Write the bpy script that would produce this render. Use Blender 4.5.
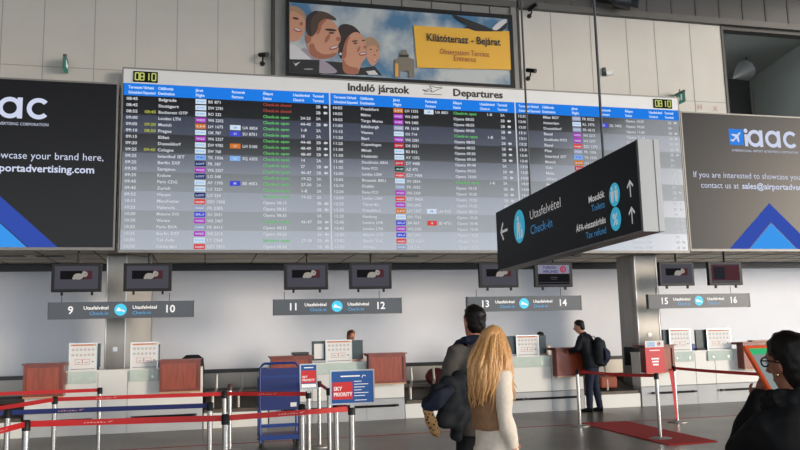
import bpy, math, random
from mathutils import Vector, Matrix, noise
random.seed(7)
PI = math.pi; R = math.radians
S = bpy.context.scene
for o in list(bpy.data.objects): bpy.data.objects.remove(o)
# ------------------------------------------------------------------ camera
CAM_H = 1.6; FPX = 787.25; PITCH = R(7.865); YAW = R(14.019); ROLL = R(-1.403)
_f = Vector((math.sin(YAW)*math.cos(PITCH), math.cos(YAW)*math.cos(PITCH), math.sin(PITCH)))
_r0 = Vector((math.cos(YAW), -math.sin(YAW), 0)); _u0 = _r0.cross(_f)
_r = math.cos(ROLL)*_r0 + math.sin(ROLL)*_u0; _u = -math.sin(ROLL)*_r0 + math.cos(ROLL)*_u0
cd = bpy.data.cameras.new('camera'); cam = bpy.data.objects.new('camera', cd)
S.collection.objects.link(cam); S.camera = cam
cam.matrix_world = Matrix(((_r.x, _u.x, -_f.x, 0), (_r.y, _u.y, -_f.y, 0), (_r.z, _u.z, -_f.z, CAM_H), (0, 0, 0, 1)))
cd.sensor_width = 36; cd.lens = 36*FPX/800; cd.clip_start = .05; cd.clip_end = 300
# ------------------------------------------------------------------ world, sun, exposure
w = bpy.data.worlds.new('world'); S.world = w; w.use_nodes = True
bg = w.node_tree.nodes['Background']
bg.inputs[0].default_value = (.86, .93, 1.0, 1)
_n = w.node_tree.nodes; _l = w.node_tree.links                  # hazy morning sky: brightest low down and toward the sun
_tc = _n.new('ShaderNodeTexCoord'); _sx = _n.new('ShaderNodeSeparateXYZ'); _l.new(_tc.outputs['Generated'], _sx.inputs[0])
def _math(op, a, b_):
    k = _n.new('ShaderNodeMath'); k.operation = op
    for i, v in enumerate((a, b_)):
        if isinstance(v, (int, float)): k.inputs[i].default_value = v
        else: _l.new(v, k.inputs[i])
    return k.outputs[0]
_dot = _n.new('ShaderNodeVectorMath'); _dot.operation = 'DOT_PRODUCT'; _dot.inputs[1].default_value = (.72, -.69, 0); _l.new(_tc.outputs['Generated'], _dot.inputs[0])
_az = _math('ADD', _math('MULTIPLY', _math('MAXIMUM', _dot.outputs['Value'], 0), 0.55), .55)
_hz = _math('POWER', _math('MAXIMUM', _math('SUBTRACT', 1, _sx.outputs[2]), 0), 6)
_l.new(_math('ADD', _math('MULTIPLY', _math('MULTIPLY', _hz, _az), 3.7), 1.0), bg.inputs[1])
sd = bpy.data.lights.new('sun', 'SUN'); sd.energy = 2.1; sd.angle = R(12); sd.color = (1, .84, .66)
sun = bpy.data.objects.new('sun', sd); S.collection.objects.link(sun)
sun.rotation_euler = Vector((-.72, .69, -.10)).to_track_quat('-Z', 'Y').to_euler()
S.view_settings.view_transform = 'Standard'; S.view_settings.look = 'None'
S.view_settings.exposure = 0; S.view_settings.gamma = 1; S.view_settings.use_curve_mapping = False

def ray(px, py): return (px-400)/FPX*_r - (py-225)/FPX*_u + _f
def at(px, py, Y):                       # point of the picture on the plane Y (measured layout)
    d = ray(px, py); p = Vector((0, 0, CAM_H)) + d*(Y/d.y); return p
def fl(px, py, z=0):
    d = ray(px, py); return Vector((0, 0, CAM_H)) + d*((z-CAM_H)/d.z)
# ------------------------------------------------------------------ materials
MATS = {}
def mat(name, col, rough=.5, metal=0, emit=None, es=1, spec=.5, ior=None, noise_amt=0, noise_scale=8, stretch=None, coat=0):
    m = bpy.data.materials.new(name); m.use_nodes = True; nt = m.node_tree; b = nt.nodes['Principled BSDF']
    b.inputs['Base Color'].default_value = (*col, 1); b.inputs['Roughness'].default_value = rough
    b.inputs['Metallic'].default_value = metal; b.inputs['Specular IOR Level'].default_value = spec
    if ior: b.inputs['IOR'].default_value = ior
    if coat: b.inputs['Coat Weight'].default_value = coat; b.inputs['Coat Roughness'].default_value = .15
    if emit: b.inputs['Emission Color'].default_value = (*emit, 1); b.inputs['Emission Strength'].default_value = es
    if noise_amt:
        tc = nt.nodes.new('ShaderNodeTexCoord'); mp = nt.nodes.new('ShaderNodeMapping'); n = nt.nodes.new('ShaderNodeTexNoise')
        n.inputs['Scale'].default_value = noise_scale; n.inputs['Detail'].default_value = 5
        if stretch: mp.inputs['Scale'].default_value = stretch
        r = nt.nodes.new('ShaderNodeValToRGB'); a = 1-noise_amt; c = 1+noise_amt
        r.color_ramp.elements[0].position = .3; r.color_ramp.elements[1].position = .7
        r.color_ramp.elements[0].color = (*[min(1, x*a) for x in col], 1); r.color_ramp.elements[1].color = (*[min(1, x*c) for x in col], 1)
        nt.links.new(tc.outputs['Object'], mp.inputs[0]); nt.links.new(mp.outputs[0], n.inputs['Vector'])
        nt.links.new(n.outputs['Fac'], r.inputs[0]); nt.links.new(r.outputs[0], b.inputs['Base Color'])
    MATS[name] = m; return m
def srgb(r, g, b):
    f = lambda c: (c/255/12.92 if c/255 <= .04045 else ((c/255+.055)/1.055)**2.4)
    return (f(r), f(g), f(b))
def em(name, r, g, b, s=1):              # self-lit pixels of a screen
    return mat(name, (.004, .004, .004), .5, emit=srgb(r, g, b), es=s, spec=0)
wall_panel = mat('wall_panel', (.45, .42, .375), .45, noise_amt=.03, noise_scale=1.5)
beam_m = mat('beam_brown', (.075, .068, .06), .5, noise_amt=.08, noise_scale=3)
fascia_dark = mat('fascia_dark', (.055, .050, .046), .5, noise_amt=.08, noise_scale=2)
seam_m = mat('seam', (.06, .055, .05), .8)
seam_l = mat('seam_light', (.27, .26, .24), .8)
back_wall_m = mat('back_wall', (.80, .82, .88), .5, noise_amt=.03, noise_scale=.8)
soffit_m = mat('soffit', (.70, .63, .52), .7, noise_amt=.05, noise_scale=2)
rail_dark = mat('rail_dark', (.02, .02, .022), .4)
ceil_m = mat('ceiling', (.03, .029, .028), .8, noise_amt=.05)
pillar_m = mat('pillar_grey', (.20, .19, .175), .45, metal=.3, noise_amt=.05)
pillar_d = mat('pillar_dark', (.03, .027, .024), .5)
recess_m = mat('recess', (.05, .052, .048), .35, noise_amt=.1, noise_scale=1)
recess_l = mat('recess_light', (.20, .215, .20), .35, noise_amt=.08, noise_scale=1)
screen_black = mat('screen_black', (.006, .006, .008), .14, spec=.5, ior=2.3)
screen_band = mat('screen_band', (.010, .013, .026), .17, emit=(.009, .012, .030), spec=.5, ior=2.5)
ad_black = mat('ad_black', (.012, .012, .014), .30, spec=.5, ior=1.28)
white_frame = mat('white_frame', (.62, .62, .62), .4)
alu = mat('aluminium', (.62, .63, .64), .32, metal=.85, noise_amt=.04, noise_scale=3)
steel = mat('stainless', (.42, .40, .37), .55, metal=.9, noise_amt=.12, noise_scale=2, stretch=(1, 1, .3))
chrome = mat('chrome', (.56, .545, .53), .22, metal=1, noise_amt=.05)
black_pl = mat('black_plastic', (.010, .010, .011), .45, spec=.25)
dark_grey = mat('dark_grey', (.035, .038, .044), .4, noise_amt=.05)
sign_grey = mat('sign_grey', (.075, .085, .10), .4)
sign_dark = mat('sign_dark', (.009, .011, .014), .5, spec=.2)
white_ink_glow = mat('white_ink_glow', (.85, .85, .85), .5, emit=(.7, .7, .7), es=.25)  # white lettering given a faint glow of its own
cyan_ink_glow = mat('cyan_ink_glow', srgb(60, 190, 225), .5, emit=srgb(60, 190, 225), es=.35)  # pictogram discs made to glow slightly by emission
blue_ink_glow = mat('blue_ink_glow', srgb(80, 165, 225), .5, emit=srgb(80, 165, 225), es=.25)  # blue lettering, with a small added glow as well
black_ink = mat('black_ink', (.02, .02, .02), .6)
red_ink = mat('red_ink', srgb(200, 60, 55), .6)
faint_red = mat('faint_red', srgb(175, 135, 125), .6)
grey_ink = mat('grey_ink', srgb(150, 148, 155), .6)
wood = mat('wood_red', srgb(152, 64, 32), .38, noise_amt=.28, noise_scale=5, stretch=(6, 6, .5), coat=.2)
wood_frame = mat('wood_frame', srgb(126, 50, 28), .38, noise_amt=.2, noise_scale=6, stretch=(1, 1, 1), coat=.2)
counter_white = mat('counter_white', (.80, .79, .75), .35, noise_amt=.03, noise_scale=1)
kick_grey = mat('kick_grey', (.46, .47, .48), .3, noise_amt=.06, noise_scale=2)
green_glass = mat('green_glass', (.54, .63, .56), .12, noise_amt=.05)
mat_notice_red = mat('notice_red', srgb(205, 120, 112), .6)
paper = mat('paper', (.80, .79, .77), .5)
gold = mat('light_wood', srgb(205, 165, 120), .45)
screen_green = mat('screen_green', (.022, .040, .040), .25, noise_amt=.1)
belt_rubber = mat('belt_rubber', (.035, .028, .022), .6, noise_amt=.2, noise_scale=6)
conv_brown = mat('conveyor_brown', (.10, .075, .055), .55, noise_amt=.25, noise_scale=4)
belt_red = mat('belt_red', srgb(205, 34, 36), .55, noise_amt=.06, noise_scale=20)
belt_blue = mat('belt_blue', srgb(28, 42, 112), .55, noise_amt=.06, noise_scale=20)
belt_print = mat('belt_print', srgb(235, 165, 160), .6)
carpet_m = mat('carpet_red', srgb(165, 24, 18), .95, noise_amt=.25, noise_scale=40)
blue_paint = mat('blue_paint', srgb(20, 54, 126), .4, noise_amt=.06)
blue_panel = mat('blue_panel', srgb(22, 42, 108), .5, noise_amt=.08, noise_scale=3)
floor_red = mat('line_red', srgb(150, 40, 36), .5, spec=.2)
skin = mat('skin', srgb(205, 150, 120), .5, noise_amt=.06)
skin_shaded = mat('skin_shaded', srgb(150, 98, 76), .5, noise_amt=.06)  # skin darkened in the colour itself for a face in shade
skin_warm = mat('skin_warm', srgb(190, 125, 95), .5, noise_amt=.06)
hair_black = mat('hair_black', (.010, .008, .007), .45, noise_amt=.5, noise_scale=30, stretch=(6, 6, 1), spec=.15)
hair_brown = mat('hair_brown', srgb(95, 52, 30), .45, noise_amt=.3, noise_scale=30)
hair_blond = mat('hair_blond', srgb(200, 150, 96), .42, noise_amt=.35, noise_scale=28, stretch=(5, 5, .5))
coat_black = mat('coat_black', (.010, .010, .011), .8, noise_amt=.25, noise_scale=20, spec=.15)
jacket_grey = mat('jacket_grey', srgb(84, 80, 76), .8, noise_amt=.15, noise_scale=20, spec=.15)
jacket_dark = mat('jacket_dark', (.014, .016, .020), .7, noise_amt=.2, noise_scale=20, spec=.15)
jeans = mat('jeans_navy', (.020, .026, .045), .8, noise_amt=.2, noise_scale=25, spec=.15)
trousers_black = mat('trousers_black', (.012, .012, .013), .8, noise_amt=.2, noise_scale=25, spec=.15)
cream = mat('cream_knit', srgb(226, 214, 198), .85, noise_amt=.07, noise_scale=40)
camel = mat('camel_wool', srgb(146, 108, 78), .85, noise_amt=.14, noise_scale=25)
blouse = mat('blouse_pink', srgb(205, 170, 158), .7, noise_amt=.05)
navy = mat('navy_cloth', (.016, .020, .038), .7, noise_amt=.2, noise_scale=20, spec=.15)
eye_white = mat('eye_white', (.8, .78, .75), .2)
orange_case = mat('orange_case', srgb(222, 84, 34), .45, noise_amt=.05)
tablet_glow = em('tablet_screen', 150, 160, 160, .8)
tablet_green = em('tablet_green', 60, 190, 120, .9)
gold_metal = mat('gold_metal', (.9, .7, .4), .2, metal=1)
bag_red = mat('bag_maroon', srgb(95, 28, 24), .6, noise_amt=.25, noise_scale=9)
bag_brown = mat('bag_brown', srgb(150, 70, 40), .6, noise_amt=.2, noise_scale=9)
m = mat('leopard', srgb(185, 140, 85), .7)
nt = m.node_tree; b = nt.nodes['Principled BSDF']; v = nt.nodes.new('ShaderNodeTexVoronoi'); v.inputs['Scale'].default_value = 42
rp = nt.nodes.new('ShaderNodeValToRGB'); rp.color_ramp.elements[0].position = .28; rp.color_ramp.elements[0].color = (.02, .012, .008, 1)
rp.color_ramp.elements[1].position = .42; rp.color_ramp.elements[1].color = (*srgb(190, 145, 90), 1)
tc = nt.nodes.new('ShaderNodeTexCoord'); nt.links.new(tc.outputs['Object'], v.inputs['Vector'])
nt.links.new(v.outputs['Distance'], rp.inputs[0]); nt.links.new(rp.outputs[0], b.inputs['Base Color']); leopard = m
# granite floor
m = bpy.data.materials.new('granite_floor'); m.use_nodes = True; nt = m.node_tree; b = nt.nodes['Principled BSDF']
tc = nt.nodes.new('ShaderNodeTexCoord'); n1 = nt.nodes.new('ShaderNodeTexNoise'); n1.inputs['Scale'].default_value = 38; n1.inputs['Detail'].default_value = 6
n2 = nt.nodes.new('ShaderNodeTexNoise'); n2.inputs['Scale'].default_value = .7; n2.inputs['Detail'].default_value = 3
br = nt.nodes.new('ShaderNodeTexBrick'); br.offset = 0; br.inputs['Scale'].default_value = 1; br.inputs['Mortar Size'].default_value = .006
br.inputs['Brick Width'].default_value = .6; br.inputs['Row Height'].default_value = .6
br.inputs['Color1'].default_value = (1, 1, 1, 1); br.inputs['Color2'].default_value = (.90, .90, .90, 1); br.inputs['Mortar'].default_value = (.6, .6, .6, 1)
rp = nt.nodes.new('ShaderNodeValToRGB'); rp.color_ramp.elements[0].position = .3; rp.color_ramp.elements[1].position = .7
rp.color_ramp.elements[0].color = (.070, .062, .052, 1); rp.color_ramp.elements[1].color = (.175, .158, .132, 1)
mx = nt.nodes.new('ShaderNodeMix'); mx.data_type = 'RGBA'; mx.blend_type = 'MULTIPLY'; mx.inputs[0].default_value = 1
nt.links.new(tc.outputs['Object'], n1.inputs['Vector']); nt.links.new(tc.outputs['Object'], n2.inputs['Vector']); nt.links.new(tc.outputs['Object'], br.inputs['Vector'])
nt.links.new(n1.outputs['Fac'], rp.inputs[0]); nt.links.new(rp.outputs[0], mx.inputs[6]); nt.links.new(br.outputs['Color'], mx.inputs[7])
nt.links.new(mx.outputs[2], b.inputs['Base Color'])
mr = nt.nodes.new('ShaderNodeMapRange'); mr.inputs[3].default_value = .24; mr.inputs[4].default_value = .42
nt.links.new(n2.outputs['Fac'], mr.inputs[0]); nt.links.new(mr.outputs[0], b.inputs['Roughness']); granite = m
# ------------------------------------------------------------------ glyphs of the built-in font
GL = {}
_tcv = bpy.data.curves.new('t', 'FONT'); _tob = bpy.data.objects.new('t', _tcv); S.collection.objects.link(_tob)
_tcv.resolution_u = 2
def _glyph_mesh(s, off):
    _tcv.body = s; _tcv.offset = off
    dg = bpy.context.evaluated_depsgraph_get(); me = bpy.data.meshes.new_from_object(_tob.evaluated_get(dg))
    vs = [(v.co.x, v.co.y) for v in me.vertices]; fs = [tuple(p.vertices) for p in me.polygons]
    bpy.data.meshes.remove(me); return vs, fs
CH = sorted(set('ABCDEFGHIJKLMNOPQRSTUVWXYZabcdefghijklmnopqrstuvwxyz0123456789:-.,@%ÁÉáéíóöüőű'))
for off in (0, .022):
    b0 = max(v[0] for v in _glyph_mesh('||', 0)[0]) - min(v[0] for v in _glyph_mesh('||', 0)[0])
    for c in CH:
        vs, fs = _glyph_mesh(c, off)
        ww = _glyph_mesh('|'+c+'|', 0)[0]
        GL[(c, off > 0)] = (vs, fs, max(v[0] for v in ww)-min(v[0] for v in ww)-b0)
bpy.data.objects.remove(_tob)
def text_width(s, bold=False, track=0): return sum((.32 if c == ' ' else GL[(c, bold)][2])+track for c in s)
# ------------------------------------------------------------------ mesh builder
ORG = {}
class MB:
    def __init__(self): self.v = []; self.f = []; self.m = []; self.mats = []; self.cur = 0
    def use(self, m):
        if m not in self.mats: self.mats.append(m)
        self.cur = self.mats.index(m); return self
    def add(self, vs, fs):
        n = len(self.v); self.v += [Vector(x) for x in vs]
        for f in fs: self.f.append(tuple(i+n for i in f)); self.m.append(self.cur)
        return self
    def box(self, x0, x1, y0, y1, z0, z1, M=None):
        vs = [Vector((x, y, z)) for z in (z0, z1) for y in (y0, y1) for x in (x0, x1)]
        if M: vs = [M @ v for v in vs]
        return self.add(vs, [(0, 2, 3, 1), (4, 5, 7, 6), (0, 1, 5, 4), (2, 6, 7, 3), (0, 4, 6, 2), (1, 3, 7, 5)])
    def tube(self, pts, rad, seg=10, side=None, caps=True):
        pts = [Vector(p) for p in pts]; n = len(pts); rings = []
        prev = None
        for i, p in enumerate(pts):
            t = (pts[min(i+1, n-1)]-pts[max(i-1, 0)])
            t = t.normalized() if t.length > 1e-9 else Vector((0, 0, 1))
            ref = Vector(side) if side else (prev if prev is not None else (Vector((1, 0, 0)) if abs(t.x) < .9 else Vector((0, 1, 0))))
            a = (ref - t*ref.dot(t)); a = a.normalized() if a.length > 1e-6 else t.orthogonal().normalized()
            b = t.cross(a); prev = a
            r = rad[i] if isinstance(rad, (list, tuple)) else rad
            ra, rb = r if isinstance(r, (list, tuple)) else (r, r)
            rings.append([p + a*math.cos(2*PI*k/seg)*ra + b*math.sin(2*PI*k/seg)*rb for k in range(seg)])
        vs = [q for rg in rings for q in rg]; fs = []
        for i in range(n-1):
            for k in range(seg):
                k2 = (k+1) % seg
                fs.append((i*seg+k, i*seg+k2, (i+1)*seg+k2, (i+1)*seg+k))
        if caps: fs += [tuple(reversed(range(seg))), tuple((n-1)*seg+k for k in range(seg))]
        return self.add(vs, fs)
    def ell(self, c, r, M=None, seg=12, rings=8):
        c = Vector(c); vs = []; fs = []
        for i in range(1, rings):
            th = PI*i/rings
            for k in range(seg):
                q = Vector((r[0]*math.sin(th)*math.cos(2*PI*k/seg), r[1]*math.sin(th)*math.sin(2*PI*k/seg), r[2]*math.cos(th)))
                vs.append(c + (M @ q if M else q))
        top = len(vs); q = Vector((0, 0, r[2])); vs.append(c+(M @ q if M else q)); q = -q; vs.append(c+(M @ q if M else q))
        for i in range(rings-2):
            for k in range(seg): k2 = (k+1) % seg; fs.append((i*seg+k, (i+1)*seg+k, (i+1)*seg+k2, i*seg+k2))
        for k in range(seg): k2 = (k+1) % seg; fs.append((top, k, k2)); fs.append((top+1, (rings-2)*seg+k2, (rings-2)*seg+k))
        return self.add(vs, fs)
    def poly(self, pts, th=0, d=(0, 1, 0)):          # flat outline, thickened along d
        pts = [Vector(p) for p in pts]; n = len(pts)
        if not th: return self.add(pts, [tuple(range(n))])
        D = Vector(d)*th
        return self.add(pts+[p+D for p in pts], [tuple(range(n)), tuple(reversed(range(n, 2*n)))]+[(i, i+n, (i+1) % n+n, (i+1) % n) for i in range(n)])
    def xz(self, pts, y, th=0): return self.poly([(p[0], y, p[1]) for p in pts], th)
    def disc(self, cx, cz, y, rx, rz=None, th=0, seg=20, a0=0, a1=2*PI):
        rz = rz or rx
        return self.xz([(cx+rx*math.cos(a0+(a1-a0)*k/seg), cz+rz*math.sin(a0+(a1-a0)*k/seg)) for k in range(seg)], y, th)
    def ring(self, cx, cz, y, ro, ri, a0=0, a1=2*PI, seg=28, th=0):
        vs = []; fs = []
        for k in range(seg+1):
            a = a0+(a1-a0)*k/seg
            vs += [(cx+ro*math.cos(a), y, cz+ro*math.sin(a)), (cx+ri*math.cos(a), y, cz+ri*math.sin(a))]
            if k: fs.append((2*k-2, 2*k-1, 2*k+1, 2*k))
        return self.add(vs, fs)
    def rect(self, x0, x1, z0, z1, y): return self.xz([(x0, z0), (x1, z0), (x1, z1), (x0, z1)], y)
    def text(self, s, x, z, y, size, align='l', bold=False, fit=None, M=None):   # in the XZ plane, facing -Y
        sx = size; tw = text_width(s, bold)*size
        if fit: sx = size*fit/tw; tw = fit
        cx = x - (tw/2 if align == 'c' else tw if align == 'r' else 0)
        for c in s:
            if c == ' ': cx += .32*sx; continue
            vs, fs, adv = GL[(c, bold)]
            P = [Vector((cx+a*sx, y, z+b*size)) for a, b in vs]
            self.add([M @ p for p in P] if M else P, fs); cx += adv*sx
        return self
    def build(self, name, material=None, parent=None, smooth=False, bevel=0):
        me = bpy.data.meshes.new(name); o = bpy.data.objects.new(name, me); S.collection.objects.link(o)
        org = Vector(ORG.get(parent.name, (0, 0, 0))) if parent else Vector((0, 0, 0))
        me.from_pydata([v-org for v in self.v], [], self.f)
        mats = self.mats or [material]
        for x in mats: me.materials.append(x)
        if len(mats) > 1: me.polygons.foreach_set('material_index', self.m)
        if smooth:
            me.polygons.foreach_set('use_smooth', [True]*len(me.polygons))
            try: me.set_sharp_from_angle(angle=R(40))
            except Exception: pass
        if bevel:
            b = o.modifiers.new('b', 'BEVEL'); b.width = bevel; b.segments = 2; b.limit_method = 'ANGLE'
        if parent: o.parent = parent; ORG[o.name] = org
        me.update(); return o
def thing(name, label, cat, loc=(0, 0, 0), group=None, rz=0):
    o = bpy.data.objects.new(name, None); S.collection.objects.link(o); o.location = loc; o.rotation_euler = (0, 0, rz)
    o.empty_display_size = .1; o['label'] = label; o['category'] = cat
    if group: o['group'] = group
    ORG[o.name] = Vector((0, 0, 0)) if rz else Vector(loc)
    return o
def tag(o, label, cat, group=None):
    o['label'] = label; o['category'] = cat
    if group: o['group'] = group
    return o
def struct(name, mb, m=None):
    o = mb.build(name, m); o['kind'] = 'structure'; return o
def remesh(mb, voxel, it=6, amp=0, sc=6, seed=0):          # one continuous surface from overlapping volumes
    me = bpy.data.meshes.new('r'); o = bpy.data.objects.new('r', me); S.collection.objects.link(o)
    me.from_pydata(mb.v, [], mb.f)
    r = o.modifiers.new('r', 'REMESH'); r.mode = 'VOXEL'; r.voxel_size = voxel
    s = o.modifiers.new('s', 'SMOOTH'); s.iterations = it; s.factor = .5
    dg = bpy.context.evaluated_depsgraph_get(); e = bpy.data.meshes.new_from_object(o.evaluated_get(dg))
    out = MB(); nrm = [v.normal.copy() for v in e.vertices]
    for v, n in zip(e.vertices, nrm):
        c = v.co.copy()
        if amp: c += n*amp*noise.noise(c*sc+Vector((seed, 0, 0)))
        out.v.append(c)
    out.f = [tuple(p.vertices) for p in e.polygons]; out.m = [0]*len(out.f)
    bpy.data.objects.remove(o); return out

# ================================================================== SETTING
YF = 15.0      # fascia wall
YC = 14.85     # counter fronts, monitors, gate signs
YB = 14.70     # face of the display boards
YW = 18.0      # rear wall of the check-in hall
struct('floor', MB().box(-40, 45, -40, 30, -.2, 0), granite)
struct('ceiling', MB().box(-30, 15.5, -7, YF, 9.4, 9.6), ceil_m)  # out of view; open edge and dark tone set to grade the boards' glare
mb = MB().use(wall_panel).box(-14, 11.46, YF, YF+.2, 3.35, 8.43)
struct('wall_front', mb)
xs = [-5.8, -5.1, -4.35, -3.63, -2.92, -2.04, -1.31, -.56, .2, .9, 7.22, 8.15, 9.03, 9.73, 10.63]
mb = MB()
for x in xs: mb.box(x-.008, x+.008, YF-.004, YF, 6.2, 8.43)
mb.box(-8, 1.25, YF-.004, YF, 6.598, 6.612); mb.box(6.4, 11.46, YF-.004, YF, 6.60, 6.61)
struct('trim_1', mb, seam_l)                                   # panel joints
struct('trim_2', MB().box(-14, 20, YF-.12, YF+.1, 8.43, 8.57), beam_m)
struct('wall_upper', MB().box(-14, 20, YF+.0, YF+.2, 8.57, 10.5), fascia_dark)
mb = MB()
for k in range(46): x = -14.0+k*.62+.04; mb.box(x-.022, x+.022, YF-.012, YF, 8.57, 10.5)
struct('trim_3', mb, seam_m)
mb = MB().use(pillar_m).box(1.25, 1.50, YF-.10, YF, 6.54, 9.4).box(6.26, 6.40, YF-.10, YF, 6.54, 9.4).box(1.5, 6.26, YF-.05, YF, 6.54, 9.4)
mb.use(pillar_d).box(1.22, 1.29, YF-.13, YF, 6.54, 9.4).box(6.40, 6.44, YF-.12, YF, 6.54, 9.4)
for k in range(7): mb.box(1.95+k*.64, 1.975+k*.64, YF-.06, YF-.05, 8.2, 9.4)
struct('trim_4', mb)
# recess to the right of the white panels
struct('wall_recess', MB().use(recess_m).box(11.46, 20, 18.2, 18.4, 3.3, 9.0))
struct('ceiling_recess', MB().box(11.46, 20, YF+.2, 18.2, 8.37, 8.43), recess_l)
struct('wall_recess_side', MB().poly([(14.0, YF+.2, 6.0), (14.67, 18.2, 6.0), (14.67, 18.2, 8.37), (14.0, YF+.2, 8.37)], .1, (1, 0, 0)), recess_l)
struct('trim_5', MB().box(14.58, 14.64, 18.02, 18.1, 6.2, 8.0), pillar_m)
struct('wall_parapet', MB().box(11.46, 20, YF, YF+.2, 3.35, 6.30), wall_panel)
struct('trim_6', MB().box(11.44, 11.50, YF-.02, YF+.22, 6.2, 8.43), pillar_d)
struct('trim_7', MB().box(11.5, 20, YF, YF+.22, 8.35, 8.43), pillar_d)
# soffit and rear wall of the check-in hall
struct('ceiling_soffit', MB().box(-14, 22, YF-.1, YW, 3.25, 3.35), soffit_m)
mb = MB()
for x in range(-12, 22, 1): mb.box(x-.01, x+.01, YF-.1, YW, 3.244, 3.25)
for y in (15.9, 16.9): mb.box(-14, 22, y-.01, y+.01, 3.244, 3.25)
struct('trim_8', mb, seam_m)
struct('wall_back', MB().box(-14, 24, YW, YW+.2, 0, 3.25), back_wall_m)
struct('trim_9', MB().box(-14, 24, YW-.12, YW, 3.09, 3.24), rail_dark)
struct('trim_10', MB().box(-14, 24, YW-.05, YW, .80, .90), rail_dark)
struct('wall_left', MB().box(-14.2, -14, -4, YW, 0, 9.5), wall_panel)
# red guide line set into the floor
struct('trim_11', MB().box(-12, 20, 12.60, 12.65, 0, .003), floor_red)
# dark grilles recessed in the soffit
for i, x in enumerate((-3.6, -2.9, 4.2, 8.0)):
    o = MB().box(x-.25, x+.25, 16.2, 16.42, 3.236, 3.25).build('ceiling_grille', rail_dark)
    tag(o, ['black grille in the soffit at the far left of the check-in hall', 'black grille in the soffit beside the ninth desk monitor',
            'black grille in the soffit above the twelfth desk', 'black grille in the soffit behind the hanging direction sign'][i], 'vent')

# ================================================================== columns
def column(x0, x1, cut0, cut1, label):
    y = 16.0; t = thing('steel_column', label, 'column', ((x0+x1)/2, y+.35, 0))
    d = x1-x0
    P = [(x0+cut0, y), (x1-cut1, y), (x1, y+cut1), (x1, y+.7), (x0, y+.7), (x0, y+cut0)]
    mb = MB().poly([(a, b, 0) for a, b in P], 3.25, (0, 0, 1)); mb.build('shaft', steel, t, bevel=.02)
    s = MB()
    for a, b in (P[0], P[1]): s.tube([(a, b-.002, .1), (a, b-.002, 3.24)], .012, 6)
    s.build('cover_strip', alu, t)
    s = MB(); cx = x0+cut0+(x1-x0-cut0-cut1)*.5
    s.box(cx-.04, cx+.04, y-.015, y, 1.40, 1.48); s.build('socket_plate', alu, t)
column(-1.84, -1.02, .02, .45, 'brushed steel column behind the desks signed 9 and 10')
column(9.38, 10.10, .06, .12, 'brushed steel column behind the red airline sign')

# ================================================================== departures board
BX = [-1.47, 2.32, 6.17, 9.97]; BZ0, BZ1, BZH, BZT = 3.20, 6.04, 6.27, 6.54
board = thing('departures_board', 'wide flight departures board with three screens of white text below a white title strip', 'display board', (4.25, YB, 3.2))
MB().box(BX[0], BX[3], YB+.005, YB+.12, BZ0, BZT-.02).build('casing', black_pl, board)
MB().box(BX[0]-.01, BX[3]+.01, YB-.01, YB+.005, BZH, BZT).build('title_strip', white_frame, board)
mb = MB(); mb.box(BX[0]-.03, BX[3]+.03, YB-.015, YB+.14, BZT, BZT+.03); mb.build('top_rail', pillar_m, board)
mb = MB().box(BX[0]-.035, BX[0]-.01, YB-.015, YB+.14, BZ0, BZT).box(BX[3]+.01, BX[3]+.035, YB-.015, YB+.14, BZ0, BZT).box(BX[0]-.035, BX[3]+.035, YB-.015, YB+.14, BZ0-.05, BZ0)
mb.build('edge_frame', pillar_m, board)
mb = MB().text('Induló járatok', 2.67, 6.34, YB-.013, .215, fit=1.24, bold=True).text('Departures', 4.83, 6.34, YB-.013, .215, fit=1.08, bold=True).text('Induló járatok', 2.678, 6.342, YB-.0135, .215, fit=1.24, bold=True).text('Departures', 4.838, 6.342, YB-.0135, .215, fit=1.08, bold=True)
mb.build('title_lettering', black_ink, board)
mb = MB()   # outline of a climbing aeroplane
A = [(4.20, 6.36), (4.58, 6.36)]
mb.box(4.22, 4.60, YB-.013, YB-.011, 6.345, 6.357)
out = [(4.20, 6.44), (4.27, 6.42), (4.31, 6.45), (4.40, 6.47), (4.34, 6.52), (4.40, 6.525), (4.50, 6.49), (4.60, 6.515), (4.61, 6.49), (4.52, 6.455), (4.42, 6.40), (4.37, 6.40), (4.40, 6.435), (4.27, 6.40)]
for i in range(len(out)):
    p, q = out[i], out[(i+1) % len(out)]; mb.tube([(p[0], YB-.012, p[1]), (q[0], YB-.012, q[1])], .006, 4)
mb.build('aeroplane_symbol', black_ink, board)
clock_face = em('clock_face', 16, 22, 12, 1); clock_lit = em('clock_lit', 185, 192, 105, 1)
SEG = {'0': 'abcdef', '8': 'abcdefg', '1': 'bc'}
def clock(x0, x1, z0, z1):
    c = MB().box(x0, x1, YB-.03, YB-.01, z0, z1).build('clock', clock_face, board)
    d = MB(); h = (z1-z0)*.66; wd = h*.5; zc = (z0+z1)/2
    for ch, fx in (('0', .16), ('8', .36), ('1', .56), ('0', .84)):
        cx = x0+(x1-x0)*fx; t = .011; y0, y1 = YB-.034, YB-.03
        for s in SEG[ch]:
            if s in 'agd': zz = {'a': zc+h/2, 'g': zc, 'd': zc-h/2}[s]; d.box(cx-wd/2, cx+wd/2, y0, y1, zz-t, zz+t)
            else:
                xx = cx+(wd/2 if s in 'bc' else -wd/2); za, zb = (zc, zc+h/2) if s in 'bf' else (zc-h/2, zc); d.box(xx-t, xx+t, y0, y1, za, zb)
    d.build('digits', clock_lit, c)
clock(-1.31, -.88, 6.30, 6.50); clock(9.38, 9.82, 6.30, 6.50)
T_W = em('text_white', 205, 208, 215); T_G = em('text_green', 100, 190, 105); T_R = em('text_red', 165, 70, 55); T_Y = em('text_yellow', 170, 175, 70)
HB = em('header_blue', 28, 122, 226); HW = em('header_white', 215, 232, 250)
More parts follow.
